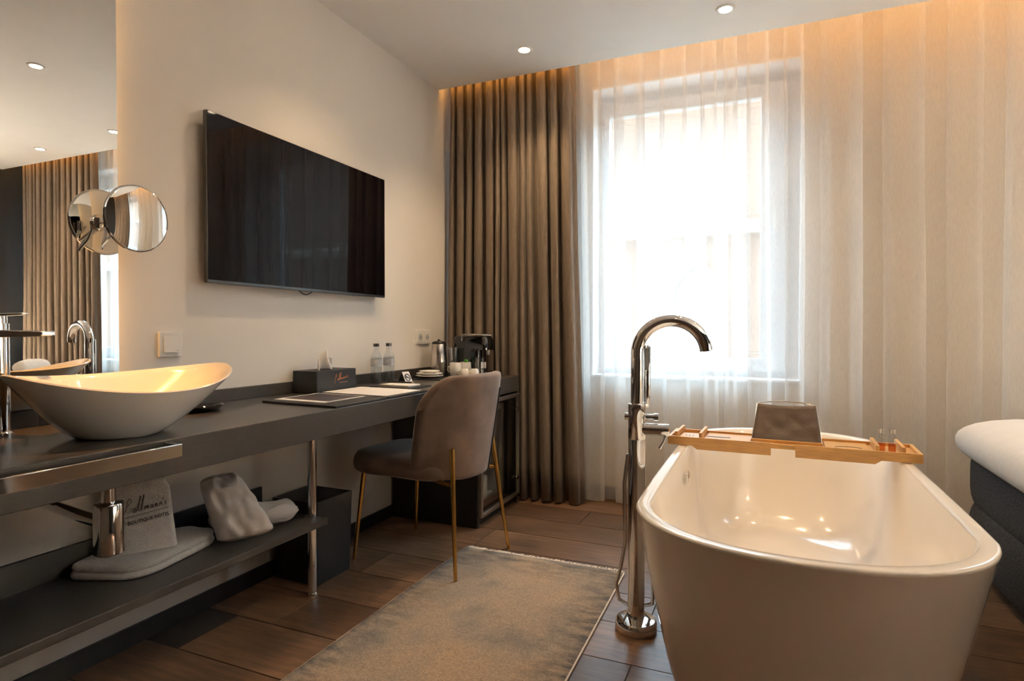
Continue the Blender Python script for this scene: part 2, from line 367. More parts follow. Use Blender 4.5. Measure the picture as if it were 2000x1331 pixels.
for i, (a, b) in enumerate(WIN):
    w = empty(f'window_{i+1}', ('tall white-framed casement window behind the sheer curtain beside the dark drape' if i == 0 else 'second white-framed window behind the sheer, seen only in the mirror'), 'window', ((a+b)/2, FY+.2, WZ0)); w['kind'] = 'structure'
    y0, y1 = FY+.17, FY+.24
    f = MB(); ft = .055
    f.box(a, a+ft, y0, y1, WZ0, WZ1); f.box(b-ft-.03, b, y0, y1, WZ0, WZ1); f.box(a+ft, b-ft-.03, y0, y1, WZ0, WZ0+.06); f.box(a+ft, b-ft-.03, y0, y1, WZ1-.075, WZ1)
    ob('window_frame', f, 'frame', w, bevel=.003, smooth=30)
    s = MB(); x0, x1, z0, z1 = a+ft-.012, b-ft-.018, WZ0+.05, WZ1-.065; sw = .075
    s.box(x0, x0+sw-.045, y0-.022, y1-.03, z0, z1); s.box(x1-.14, x1, y0-.022, y1-.03, z0, z1); s.box(x0+sw-.045, x1-.14, y0-.022, y1-.03, z0, z0+sw); s.box(x0+sw-.045, x1-.14, y0-.022, y1-.03, z1-sw, z1)
    ob('sash', s, 'frame', w, bevel=.003, smooth=30)
    ob('pane', MB().box(x0+.02, x1-.13, y0+.01, y0+.016, z0+sw-.01, z1-sw+.01), 'pane', w, smooth=0)
    h = MB().box(x1-.075, x1-.045, y0-.032, y0-.022, 1.62, 1.76); h.tube([(x1-.06, y0-.03, 1.69), (x1-.06, y0-.06, 1.69), (x1-.06, y0-.065, 1.66), (x1-.06, y0-.065, 1.57)], .009, 10)
    ob('handle', h, 'whiteplastic', w)
    ob('window_lining', MB().box(a+.0005, a+.012, FY-.004, y0, WZ0+.019, WZ1-.012).box(b-.012, b-.0005, FY-.004, y0, WZ0+.019, WZ1-.012).box(a+.0005, b-.0005, FY-.004, y0, WZ1-.012, WZ1-.0005), 'sill', w, smooth=0)
    ob('window_sill', MB().box(a+.001, b-.001, FY-.03, FY+.17, WZ0+.001, WZ0+.018), 'sill', w, bevel=.004, smooth=30)
    portal(a, b, WZ0, WZ1, FY+.255)

# ------------------------------------------------------------------ church outside
ch = empty('church_building', 'sunlit brick church facade outside the window, seen through the sheer', 'building', (0, 15, -4))
ob('lower_wall', MB().box(-45, 45, 15, 15.6, -4, 3.5), 'brick', ch, smooth=0)
ob('upper_wall', MB().box(-45, 45, 15.9, 16.4, 3.5, 7.0), 'brick', ch, smooth=0)
ob('cornice', MB().prism([(14.75, 3.3), (14.75, 3.5), (14.9, 3.62), (16.0, 3.75), (16.0, 3.3)], 'x', -45, 45), 'stone', ch, smooth=0)
def arch_poly(cx, hw, zb, zs, n=10, grow=0):
    p = [(cx+hw+grow, zb-grow)]
    R = 2*hw
    for k in range(n+1):
        a = k/n*math.acos(.5); p.append((cx-hw+(R+grow)*math.cos(a), zs+(R+grow)*math.sin(a)))
    for k in range(n, -1, -1):
        a = k/n*math.acos(.5); p.append((cx+hw-(R+grow)*math.cos(a), zs+(R+grow)*math.sin(a)))
    p.append((cx-hw-grow, zb-grow)); return p
for cx, z0, zs in ((-1.55, -.6, 1.7), (-5.5, -.6, 1.7), (2.4, -.6, 1.7)):
    fr = MB(); A = arch_poly(cx, .5, z0, zs); B = arch_poly(cx, .5, z0, zs, grow=.16)
    n = len(A)
    fr.add([(p[0], 14.8, p[1]) for p in A]+[(p[0], 14.8, p[1]) for p in B]+[(p[0], 15.0, p[1]) for p in A]+[(p[0], 15.0, p[1]) for p in B],
           [(i, (i+1) % n, n+(i+1) % n, n+i) for i in range(n)]+[(i, (i+1) % n, 2*n+(i+1) % n, 2*n+i) for i in range(n)]+[(n+i, n+(i+1) % n, 3*n+(i+1) % n, 3*n+i) for i in range(n)])
    f = ob('arched_window', fr, 'stone', ch, smooth=0)
    ob('pane', MB().prism(arch_poly(cx, .49, z0, zs), 'y', 14.96, 14.99), 'grey', f, smooth=0)
    tr = MB().box(cx-.03, cx+.03, 14.88, 14.96, z0, zs+.25)
    for sx in (-.25, .25): tr.tube([(cx+sx+.22*math.cos(a), 14.92, zs+.0+.30*math.sin(a)) for a in [k/10*PI for k in range(11)]], .03, 6)
    tr.tube([(cx+.17*math.cos(a), 14.92, zs+.45+.17*math.sin(a)) for a in [k/16*2*PI for k in range(17)]], .03, 6)
    ob('tracery', tr, 'stone', f)
gr = struct('ground', MB().box(-45, 45, 3.7, 30, -4.3, -4), 'stone', 'paved street far below the window', 'ground', smooth=0)

# ------------------------------------------------------------------ curtains
def folds(x0, x1, n, seed, amp, over, jit=.5):
    rnd = random.Random(seed); ws = [1+jit*rnd.uniform(-1, 1) for _ in range(n)]; S = sum(ws); out = []; acc = 0
    sub = 16
    for i, w in enumerate(ws):
        am = amp*(.65+.35*min(1.5, w))*rnd.uniform(.7, 1.15); ov = over*rnd.uniform(.75, 1.2)*w/S*(x1-x0)/(4*PI)
        for k in range(sub):
            t = k/sub; out.append((x0+(acc+w*t)/S*(x1-x0)+ov*math.sin(2*PI*t*2), am*math.cos(2*PI*t), i+t))
        acc += w
    out.append((x1, amp, n)); return out
def drape(name, x0, x1, x0b, x1b, y, z0, z1, n, seed, amp, over, m, label, cat, rows=14, jit=.5, solid=0, parent=None):
    F = folds(0, 1, n, seed, amp, over, jit); w = len(F); mb = MB(); vs = []
    for j in range(rows+1):
        t = j/rows; z = z1+(z0-z1)*t
        xa = x0+(x0b-x0)*t; xb = x1+(x1b-x1)*t
        for (u, d, ph) in F:
            wob = .010*math.sin(ph*2.1+t*3.0+seed)*t+.006*noise.noise(Vector((ph*.7, t*3, seed)))
            vs.append((xa+u*(xb-xa)+wob, y+d*(.55+.45*t)+.012*noise.noise(Vector((ph*.45, t*1.8, seed+9))), z+(.006*math.sin(ph*1.3) if j == rows else 0)))
    mb.add(vs, [(j*w+i, j*w+i+1, (j+1)*w+i+1, (j+1)*w+i) for j in range(rows) for i in range(w-1)])
    return ob(name, mb, m, parent, smooth=180, solid=solid, label=label, cat=cat)
drape('dark_curtain', -1.842, -1.035, -1.862, -.975, 3.315, .012, 2.665, 13, 3, .040, 1.9, 'curtain', 'floor-length dark taupe curtain drawn aside beside the desk', 'curtain', solid=.002)
drape('dark_curtain', 1.62, 2.68, 1.60, 2.70, 3.315, .012, 2.665, 15, 5, .034, 1.7, 'curtain', 'dark taupe curtain near the bed head, seen only in the mirror', 'curtain', solid=.002)
drape('sheer_curtain', -1.06, 2.70, -1.02, 2.70, 3.425, .015, 2.668, 19, 12, .036, 2.6, 'sheer', 'long white sheer curtain hanging across the window wall', 'curtain', rows=16, jit=.55)

# ------------------------------------------------------------------ downlights
def downlight(x, y, label, w=1.0, warm=WARM, cone=110):
    d = empty('downlight', label, 'ceiling light', (x, y, CZ), group='recessed downlights in the ceiling')
    ob('trim_ring', MB().lathe([(.030, -.002), (.030, -.006), (.041, -.007), (.043, -.003), (.043, 0), (.030, 0)], (x, y, CZ), 28, closed=True), 'whiteplastic', d)
    ob('lens', MB().lathe([(.030, -.003), (.02, -.0045), (0, -.005)], (x, y, CZ), 24), 'lamp', d)
    l = bpy.data.lights.new('bulb', 'SPOT'); l.energy = SPOT_W*w; l.color = warm; l.spot_size = math.radians(cone); l.spot_blend = .8; l.shadow_soft_size = .03
    o = bpy.data.objects.new('bulb', l); COL.objects.link(o); o.parent = d; o.location = (0, 0, -.012)
downlight(-1.19, 2.95, 'recessed downlight above the desk chair, nearest the dark curtain', 1.5)
downlight(-.18, 2.945, 'recessed downlight above the window side of the bathtub')
downlight(.82, 2.95, 'recessed downlight above the foot of the bed', .2)
downlight(1.81, 2.99, 'recessed downlight over the bed, the lower one in the mirror')
downlight(.106, 2.05, 'recessed downlight over the middle of the bathtub, the upper one in the mirror', .8)
downlight(-1.33, 2.06, 'recessed downlight over the desk straight in front of the television', 1.1)
downlight(1.81, 1.6, 'unseen recessed downlight added over the near side of the bed')  # added for brightness, no fitting known over this part of the bed
downlight(-1.62, 1.02, 'warm recessed downlight straight above the oval basin', 5.5, (1, .44, .10), 27)
downlight(.1, .6, 'unseen recessed downlight added just above the viewer', .2)  # weak fill added overhead, out of view
downlight(1.3, .2, 'unseen recessed downlight added behind the viewer on the bed side', .2)  # invented fitting, adds a little fill from behind
downlight(-1.0, -.6, 'unseen recessed downlight added behind the viewer on the desk side', .2)  # also an added fill light, never in view

# ------------------------------------------------------------------ desk and vanity
DX, DT, DB = -1.345, .752, .663
dk = empty('vanity_desk', 'long charcoal vanity desk on chrome legs along the left wall', 'desk', (-1.6, 1.5, 0))
ob('desk_top', MB().box(WX+.002, DX, -.35, 3.262, DB, DT), 'laminate', dk, bevel=.002, smooth=30)
ob('upstand', MB().box(WX+.002, WX+.020, 1.0, 3.262, DT, .800), 'laminate', dk, bevel=.0015, smooth=30)
ob('upstand', MB().box(WX+.002, WX+.020, -.35, 1.0, DT, .800), 'laminate', dk, bevel=.0015, smooth=30)
ob('shelf', MB().box(WX+.014, -1.535, -.35, 1.80, .278, .303), 'laminate', dk, bevel=.002, smooth=30)
ob('shelf_upstand', MB().box(WX+.002, WX+.014, -.35, 1.80, .278, .386), 'blackboard', dk, smooth=0)
for y in (1.783, -.20):
    lg = ob('leg', MB().lathe([(.017, 0), (.017, DB)], (-1.596, y, 0), 24), 'chrome', dk)
    ob('foot_ring', MB().lathe([(.020, 0), (.020, .008), (.0175, .012)], (-1.596, y, 0), 24), 'chrome', lg)
rl = MB().prism([(DX, .966), (DX, .997), (-1.288, .997), (-1.288, -.30), (-1.296, -.30), (-1.296, .988), (DX, .988)], 'z', .716, .747)
ob('towel_rail', MB().box(-1.297, -1.288, -.34, .997, .716, .747).box(DX-.001, -1.296, .988, .997, .716, .747).box(DX-.001, -1.296, .30, .309, .716, .747), 'chrome', dk, bevel=.001, smooth=30, label='flat chrome towel rail')

# minibar cabinet under the far end
CX0, CX1, CY0, CY1 = WX+.014, DX+.006, 2.716, 3.256
cb_ = empty('minibar_cabinet', 'black minibar cabinet with a glass door under the desk end', 'cabinet', (-1.6, 2.98, 0))
b = MB(); b.box(CX0, CX1-.012, CY0, CY0+.022, 0, DB-.001); b.box(CX0, CX1-.012, CY1-.022, CY1, 0, DB-.001); b.box(CX0, CX1-.03, CY0+.022, CY1-.022, .0, .045); b.box(CX0, CX0+.015, CY0+.022, CY1-.022, .045, DB-.001)
ob('body', b, 'blackboard', cb_, bevel=.001, smooth=30)
d = MB(); x0, x1 = CX1-.012, CX1+.006; y0, y1, z0, z1, t = CY0+.012, CY1-.012, .052, DB-.012, .018
d.box(x0, x1, y0, y0+t, z0, z1); d.box(x0, x1, y1-t, y1, z0, z1); d.box(x0, x1, y0+t, y1-t, z0, z0+t); d.box(x0, x1, y0+t, y1-t, z1-t, z1)
dr = ob('door', d, 'alu', cb_, bevel=.001, smooth=30, label='aluminium-framed glass door')
ob('pane', MB().box(x0+.005, x0+.009, y0+t, y1-t, z0+t, z1-t), 'cabglass', dr, smooth=0)
for z in (.16, .56):
    h = MB().tube([(x1-.004, y1-t-.025, z), (x1+.006, y1-t-.025, z)], .012, 16); ob('hinge', h, 'chrome', dr)
fr = empty('mini_fridge', 'small grey fridge with drinks behind the cabinet glass', 'fridge', (-1.62, 2.97, .05))
f = MB(); fy0, fy1, fx1 = 2.765, 3.165, CX1-.03
f.box(-1.80, fx1-.06, fy0, fy0+.02, .05, .60); f.box(-1.80, fx1-.06, fy1-.02, fy1, .05, .60); f.box(-1.80, fx1-.06, fy0+.02, fy1-.02, .05, .08); f.box(-1.80, fx1-.06, fy0+.02, fy1-.02, .58, .60); f.box(-1.80, -1.78, fy0+.02, fy1-.02, .08, .58)
ob('body', f, 'grey', fr, smooth=30, bevel=.002)
f = MB(); x0, x1 = fx1-.055, fx1-.03
f.box(x0, x1, fy0, fy0+.02, .06, .60); f.box(x0, x1, fy1-.03, fy1, .06, .60); f.box(x0, x1, fy0+.02, fy1-.03, .06, .10); f.box(x0, x1, fy0+.02, fy1-.03, .57, .60)
dd = ob('door_frame', f, 'alu', fr, smooth=30, bevel=.002)
for z in (.22, .38, .50): ob('wire_shelf', MB().box(-1.775, fx1-.07, fy0+.022, fy1-.022, z, z+.006), 'alu', fr, smooth=0)
for i, (yy, m, zb) in enumerate(((2.83, 'yellow', .08), (2.91, 'yellow', .08), (2.99, 'green', .08), (3.07, 'whiteplastic', .08), (2.84, 'glass', .226), (2.93, 'yellow', .226), (3.03, 'whiteplastic', .226))):
    c = empty('drink_can', f"{['first yellow', 'second yellow', 'green', 'white', 'clear', 'yellow', 'white'][i]} drink can on the {'floor' if zb < .1 else 'middle shelf'} of the small fridge", 'can', (fx1-.13, yy, zb), group='drinks in the minibar')
    ob('body', MB().lathe([(.026, 0), (.031, .006), (.031, .098), (.027, .108)], (fx1-.13, yy, zb), 20), m, c)
    ob('lid', MB().lathe([(.027, .108), (.026, .111), (.0, .110)], (fx1-.13, yy, zb), 20), 'alu', c)

# basin
BC = (-1.524, 1.035)
def basin_ring(t, inner=0, n=56):
    rl, rw = .285-inner, .170-inner; bl, bw = .088-inner*.5, .088-inner*.5
    k = t**.76
    L, Wd = bl+(rl-bl)*k, bw+(rw-bw)*k
    out = []
    for i in range(n):
        a = 2*PI*i/n; cx, sy = math.cos(a), math.sin(a)
        ex = abs(sy)**2.2
        h = .168-.054*max(0, cx)**1.6-.022*max(0, -cx)**1.6
        z = DT+ (.0 if not inner else .018)+(h-(0 if not inner else .018))*t
        out.append((BC[0]+Wd*cx*(1-.10*abs(sy)**3), BC[1]-.036*(1-k)+L*sy, z))
    return out
bs = empty('vessel_basin', 'boat-shaped white ceramic basin on the desk below the mirror', 'basin', (BC[0], BC[1], DT))
rings = [basin_ring(t) for t in (0, .04, .12, .25, .4, .55, .7, .85, .96, 1.0)]+[[(p[0]*.985+BC[0]*.015, p[1]*.985+BC[1]*.015, p[2]+.003) for p in basin_ring(1.0)]]+[basin_ring(t, .012) for t in (1.0, .9, .75, .6, .45, .3, .15, .05, 0)]
ob('bowl', MB().loft(rings, True, True), 'ceramic', bs, smooth=60)
ob('drain', MB().lathe([(.0, .001), (.030, .001), (.034, .004), (.030, .008), (0, .009)], (BC[0], BC[1]-.036, DT+.018), 24), 'chrome', bs)
# bottle trap under the basin
tp = empty('bottle_trap', 'chrome bottle trap hanging below the basin', 'trap', (BC[0], .97, .44))
tx, ty = BC[0], .972
ob('tailpiece', MB().lathe([(.016, .565), (.016, DB-.001)], (tx, ty, 0), 24), 'chrome', tp)
ob('cup', MB().lathe([(.030, .455), (.034, .458), (.034, .578), (.032, .583), (.017, .584)], (tx, ty, 0), 32), 'chrome', tp)
ob('outlet_pipe', MB().tube([(tx-.02, ty, .53), (tx-.10, ty, .535), (-1.80, ty, .555), (WX+.002, ty, .557)], .016, 16), 'chrome', tp)
ob('wall_rosette', MB().tube([(WX+.0005, ty, .557), (WX+.012, ty, .557)], .036, 24), 'chrome', tp)
# inlet stop valve
ob('stop_valve', MB().tube([(WX+.001, .93, .60), (WX+.05, .93, .60)], .012, 14).tube([(WX+.04, .93, .60), (WX+.04, .93, DB-.001)], .006, 10).tube([(WX+.05, .93, .60), (WX+.065, .93, .60)], .02, 16), 'chrome', label='small chrome stop valve on the wall beside the trap', cat='valve')
# basin tap
tpx, tpy = -1.795, .872
tap = empty('basin_tap', 'tall chrome basin tap with flat spout beside the oval basin', 'tap', (tpx, tpy, DT))
ob('column', MB().lathe([(.030, 0), (.030, .006), (.024, .010), (.024, .285)], (tpx, tpy, DT), 28), 'chrome', tap)
def slab(x0, y0, x1, y1, w0, w1, z, h, zt):
    d = Vector((x1-x0, y1-y0, 0)).normalized(); n = Vector((-d.y, d.x, 0)); a = Vector((x0, y0, z)); b = Vector((x1, y1, zt))
    rr = []
    for p, w, hh in ((a, w0, h), (b, w1, h*.6)):
        rr.append([p+n*w-Vector((0, 0, hh)), p-n*w-Vector((0, 0, hh)), p-n*w, p+n*w])
    return MB().loft(rr)
ob('spout', slab(tpx-.02, tpy-.01, -1.655, .912, .024, .020, 1.022, .022, 1.018), 'chrome', tap, bevel=.003, smooth=30)
ob('lever', slab(tpx-.02, tpy-.01, -1.715, .893, .012, .009, 1.062, .009, 1.064), 'chrome', tap, bevel=.002, smooth=30)
ob('lever_stem', MB().lathe([(.020, 1.034-DT+.003), (.020, 1.056-DT)], (tpx, tpy, DT), 24), 'chrome', tap)

# wall mirror with back light
mr = empty('wall_mirror', 'tall frameless backlit mirror above the basin', 'mirror', (WX, .45, .802))
ob('glass', MB().box(WX+.024, WX+.030, -.35, 1.218, .803, 2.36), 'mirror', mr, smooth=0)
ob('carrier', MB().box(WX+.001, WX+.024, -.32, 1.185, .83, 2.33), 'alu', mr, smooth=0)
ob('led_strip', MB().box(WX+.006, WX+.014, 1.1855, 1.190, .84, 2.32), 'led2', mr, smooth=0)
# magnifying mirror
mg = empty('magnifying_mirror', 'round chrome magnifying mirror on a swivel arm in front of the wall mirror', 'mirror', (WX+.03, 1.175, 1.35))
mc = Vector((-1.772, 1.223, 1.362)); nrm = Vector((1, .02, -.03)).normalized()
def disc(R, sag, back):
    ux = Vector((0, 0, 1)).cross(nrm).normalized(); uz = nrm.cross(ux)
    rings = []
    for k in range(0, 9):
        r = R*k/8; rings.append([mc+nrm*(back+sag*(1-(k/8)**2))+ux*r*math.cos(2*PI*i/48)+uz*r*math.sin(2*PI*i/48) for i in range(48)])
    return rings
ob('mirror_face', MB().loft(disc(.098, .0055, .004)[1:], True, False), 'mirror', mg, smooth=180, label='slightly bulged front mirror face')
ob('back_face', MB().loft(disc(.098, -.006, -.004)[1:], True, False), 'mirror', mg, smooth=180)
ux = Vector((0, 0, 1)).cross(nrm).normalized(); uz = nrm.cross(ux)
ob('rim', MB().tube([mc+ux*.0985*math.cos(a)+uz*.0985*math.sin(a) for a in [k/64*2*PI for k in range(65)]], .0045, 8, cap=False), 'chrome', mg)
aw = Vector((WX+.031, 1.165, 1.345))
ob('wall_plate', MB().tube([aw, aw+Vector((.008, 0, 0))], .026, 24), 'chrome', mg)
ob('arm', MB().tube([aw+Vector((.006, 0, 0)), aw+Vector((.03, 0, 0)), aw+Vector((.038, -.012, -.05)), Vector((-1.80, 1.135, 1.262)), Vector((-1.795, 1.15, 1.29)), mc-nrm*.016+Vector((0, -.02, -.02)), mc-nrm*.010], .0045, 10), 'chrome', mg)
ob('swivel', MB().tube([aw+Vector((.03, 0, -.016)), aw+Vector((.03, 0, .016))], .009, 14), 'chrome', mg)

# soap dish and glass
sdh = empty('soap_dish', 'black oval soap dish right of the basin', 'dish', (-1.705, 1.395, DT))
ob('dish', MB().lathe([(.0, .0), (.028, .0), (.036, .004), (.046, .020), (.044, .022), (.034, .009), (0, .006)], (-1.705, 1.395, DT), 32, sx=1.0, sy=1.6), 'blackgloss', sdh)
ob('soap', MB().lathe([(0, 0), (.02, 0), (.023, .003), (.02, .007), (0, .008)], (-1.705, 1.395, DT+.0062), 24, sx=1, sy=1.7), 'bag', sdh)
def tumbler(x, y, label, r0=.028, r1=.033, h=.10, m='glass', inv=False, z=DT, group='drinking glasses on the desk'):
    p = [(.0, .0), (r0, 0), (r1, h), (r1-.003, h), (r0-.002, .010), (0, .009)]
    if inv: p = [(r, h-q) for r, q in p]
    return ob('tumbler', MB().lathe(p, (x, y, z), 28), m, label=label, cat='glass', group=group, org=(x, y, z))
tumbler(-1.775, 1.375, 'clear tumbler behind the black soap dish', h=.035, r0=.026, r1=.03)

# ------------------------------------------------------------------ television
tv = empty('television', 'black flat-screen television mounted on the wall over the desk', 'television', (WX, 2.06, 1.19))
TY0, TY1, TZ0, TZ1 = 1.523, 2.598, 1.191, 1.808
ob('housing', MB().box(-1.852, -1.8335, TY0, TY1, TZ0, TZ1), 'darkmetal', tv, bevel=.002, smooth=30)
ob('screen', MB().box(-1.8335, -1.8322, TY0+.003, TY1-.003, TZ0+.012, TZ1-.003), 'screen', tv, smooth=0)
ob('rear_box', MB().box(-1.872, -1.852, TY0+.2, TY1-.2, TZ0+.04, TZ1-.2), 'black', tv, bevel=.004, smooth=30)
ob('wall_bracket', MB().box(WX+.0005, -1.872, 1.9, 2.2, 1.38, 1.55), 'darkmetal', tv, smooth=0)
ob('cable', MB().tube([(-1.866, 2.0+.10*t, 1.20-.022*math.sin(PI*t)) for t in [k/14 for k in range(15)]], .0022, 8), 'black', tv)
# switch and sockets
sw = empty('light_switch', 'white rocker light switch on the wall above the basin', 'switch', (WX, 1.409, .928))
ob('frame', MB().box(WX+.0005, WX+.010, 1.366, 1.452, .929, 1.015), 'whiteplastic', sw, bevel=.002, smooth=30)
ob('rocker', MB().prism([(WX+.010, .944), (WX+.0165, .944), (WX+.0115, 1.000), (WX+.010, 1.000)], 'y', 1.381, 1.437), 'whiteplastic', sw, bevel=.001, smooth=30)
ob('symbol', MB().box(WX+.0158, WX+.0166, 1.426, 1.431, .949, .953), 'grey', sw, smooth=0)
so = empty('socket_outlet', 'white double socket outlet on the wall above the kettle', 'socket', (WX, 3.044, .94))
ob('frame', MB().box(WX+.0005, WX+.009, 2.966, 3.121, .940, 1.023), 'whiteplastic', so, bevel=.002, smooth=30)
for yc in (3.006, 3.081):
    s_ = ob('socket', MB().box(WX+.009, WX+.012, yc-.028, yc+.028, .953, 1.009), 'whiteplastic', so, bevel=.001, smooth=30)
    ob('socket_well', MB().tube([(WX+.0118, yc, .981), (WX+.0126, yc, .981)], .0195, 24), 'grey', s_)
    for q in (-.0095, .0095): ob('contact_hole', MB().tube([(WX+.0124, yc+q, .981), (WX+.013, yc+q, .981)], .003, 10), 'black', s_)

# ------------------------------------------------------------------ things on the desk
# script lettering as strokes in a unit box, x to the right, y up
SCRIPT = [[(0, -.35), (.06, -.1), (.13, .2), (.2, .5), (.26, .72), (.36, .82), (.47, .74), (.45, .56), (.32, .44), (.2, .42)],
          [(.66, .16), (.58, .10), (.56, -.02), (.64, -.08), (.71, .0), (.71, .12), (.66, .16)],
          [(.76, -.06), (.84, .2), (.96, .62), (1.03, .86), (1.05, .78), (.96, .5), (.87, .12), (.89, -.06)],
          [(.98, -.06), (1.06, .2), (1.18, .64), (1.25, .88), (1.27, .80), (1.18, .5), (1.09, .12), (1.11, -.06)],
          [(1.24, -.06), (1.28, .16), (1.30, .04), (1.37, .18), (1.39, .02), (1.46, .18), (1.48, -.06)],
          [(1.74, .16), (1.64, .12), (1.63, -.02), (1.71, -.04), (1.75, .14), (1.77, -.05)],
          [(1.90, -.05), (1.92, .16), (1.94, .06), (2.02, .18), (2.05, -.05)],
          [(2.18, -.05), (2.20, .16), (2.22, .06), (2.30, .18), (2.33, -.05)],
          [(2.44, .42), (2.41, .28)], [(2.60, .18), (2.52, .13), (2.60, .03), (2.51, -.05)]]
def script_mb(scale, r, fn):
    mb = MB()
    for st in SCRIPT:
        P = []
        for i in range(len(st)-1):
            for k in range(4):
                t = k/4; P.append((st[i][0]*(1-t)+st[i+1][0]*t, st[i][1]*(1-t)+st[i+1][1]*t))
        P.append(st[-1]); mb.tube([fn(x*scale, y*scale) for x, y in P], r, 5)
    return mb
tb = empty('tissue_box', 'black leather tissue box on the desk', 'tissue box', (-1.79, 2.09, DT))
ob('box', MB().box(-1.855, -1.724, 1.958, 2.216, DT, .848), 'leather', tb, bevel=.003, smooth=30)
ob('slot', MB().lathe([(0, 0), (.03, 0), (.03, .0012), (0, .0012)], (-1.79, 2.087, .8485), 28, sx=.6, sy=2.2), 'black', tb)
def tis(u, v):
    a = (u-.5)*2; w = .062*(1-v*.72)+.004
    return (-1.79+.020*math.sin(a*5+v*2)*(1-.4*v)+.012*a*v, 2.087+a*w+.012*v*v-.012*v, .846+.072*v+.018*v*math.cos(a*3.2))
ob('tissue', MB().grid(tis, 18, 10), 'tissue', tb, smooth=180, solid=.0008)
ob('lettering', script_mb(.030, .0010, lambda x, y: (-1.7232, 2.068+x*1.15, .800+y*1.1+x*.15)), 'copper', tb, label='copper script lettering')
ob('lettering_line', MB().box(-1.7238, -1.7225, 2.10, 2.155, .7905, .7918), 'copper', tb, smooth=0)
# water bottles
def bottle(x, y, label):
    e = empty('water_bottle', label, 'bottle', (x, y, DT), group='glass water bottles')
    ob('glass', MB().lathe([(0, .004), (.024, 0), (.0285, .004), (.0285, .022), (.027, .028), (.0285, .034), (.027, .041), (.0285, .048), (.0285, .125), (.026, .140), (.018, .155), (.0135, .165), (.0135, .188)], (x, y, DT), 28), 'glass', e)
    ob('water', MB().lathe([(0, .006), (.0255, .006), (.0265, .06), (.0265, .135), (0, .135)], (x, y, DT), 24), glassw, e)
    ob('label_band', MB().lathe([(.0290, .088), (.0290, .126)], (x, y, DT), 28, closed=True), 'bottlelabel', e)
    ob('cap', MB().lathe([(.0, .187), (.0148, .187), (.0148, .201), (.013, .203), (0, .203)], (x, y, DT), 24), 'darkmetal', e)
glassw = glassmat('still_water', (.90, .92, .93), .0)
bottle(-1.80, 2.475, 'clear glass water bottle, the one nearer the tissue box')
bottle(-1.80, 2.583, 'clear glass water bottle, the one nearer the no-smoking card')
# folders
def quad_slab(P, z0, z1):
    return MB().loft([[(p[0], p[1], z0) for p in P], [(p[0], p[1], z1) for p in P]])
fo = empty('leather_folder', 'black folder with a printed photo sheet nearest the basin', 'folder', (-1.53, 1.81, DT))
P1 = [(-1.715, 1.655), (-1.352, 1.628), (-1.352, 1.935), (-1.715, 1.952)]
ob('cover', quad_slab(P1, DT+.0003, DT+.008), 'leather', fo, bevel=.0015, smooth=30)
ob('sheet', quad_slab([(-1.70, 1.70), (-1.45, 1.685), (-1.45, 1.925), (-1.70, 1.94)], DT+.0082, DT+.009), 'paper', fo, smooth=0)
ob('photo', quad_slab([(-1.685, 1.735), (-1.462, 1.72), (-1.462, 1.915), (-1.685, 1.928)], DT+.0091, DT+.0096), 'greypaper', fo, smooth=0)
fo = empty('leather_folder', 'black folder with a blank white sheet beside the tissue box', 'folder', (-1.53, 2.1, DT))
ob('cover', quad_slab([(-1.712, 1.962), (-1.352, 1.942), (-1.352, 2.235), (-1.712, 2.25)], DT+.0003, DT+.008), 'leather', fo, bevel=.0015, smooth=30)
ob('sheet', quad_slab([(-1.708, 1.972), (-1.375, 1.956), (-1.375, 2.215), (-1.708, 2.232)], DT+.0082, DT+.0095), 'paper', fo, smooth=0)
pd = empty('notepad', 'small notepad on a black pad by the water bottles', 'notepad', (-1.55, 2.38, DT))
ob('backing', quad_slab([(-1.715, 2.30), (-1.475, 2.285), (-1.475, 2.47), (-1.715, 2.48)], DT+.0003, DT+.006), 'leather', pd, bevel=.001, smooth=30)
ob('sheets', quad_slab([(-1.685, 2.345), (-1.52, 2.335), (-1.52, 2.44), (-1.685, 2.45)], DT+.0062, DT+.012), 'paper', pd, smooth=0)
pn = empty('pen', 'black pen lying across the notepad', 'pen', (-1.62, 2.455, DT+.017))
ob('barrel', MB().tube([(-1.70, 2.435, DT+.0165), (-1.57, 2.445, DT+.0165)], .0042, 10), 'black', pn)
ob('tip', MB().tube([(-1.57, 2.445, DT+.0165), (-1.555, 2.446, DT+.0165)], [.0038, .001], 10), 'steel', pn)
# tent card
tc_ = empty('tent_card', 'small folded no-smoking card beside the bottles', 'card', (-1.70, 2.585, DT), rz=-.15)
def tentface(s):
    return [(0, 0, .055), (s*.028, 0, 0)]
ob('back_flap', MB().add([(-.028, -.026, 0), (-.028, .026, 0), (0, .026, .056), (0, -.026, .056)], [(0, 1, 2, 3)]), 'black', tc_, world=False, solid=.001, smooth=0)
ob('front_flap', MB().add([(.028, -.026, 0), (.028, .026, 0), (0, .026, .056), (0, -.026, .056)], [(0, 1, 2, 3)]), 'paper', tc_, world=False, solid=.001, smooth=0)
mt = Matrix.Translation((.0147, 0, .028)) @ Matrix(((0, -.447, .894, 0), (1, 0, 0, 0), (0, .894, .447, 0), (0, 0, 0, 1)))
s_ = MB().tube([(.018*math.cos(a), .018*math.sin(a), .001) for a in [k/32*2*PI for k in range(33)]], .0024, 6)
s_.tube([(-.0127, .0127, .001), (.0127, -.0127, .001)], .0022, 6); s_.box(-.012, .009, -.003, .002, 0, .0012)
ob('no_smoking_sign', s_.xf(mt), 'black', tc_, world=False)
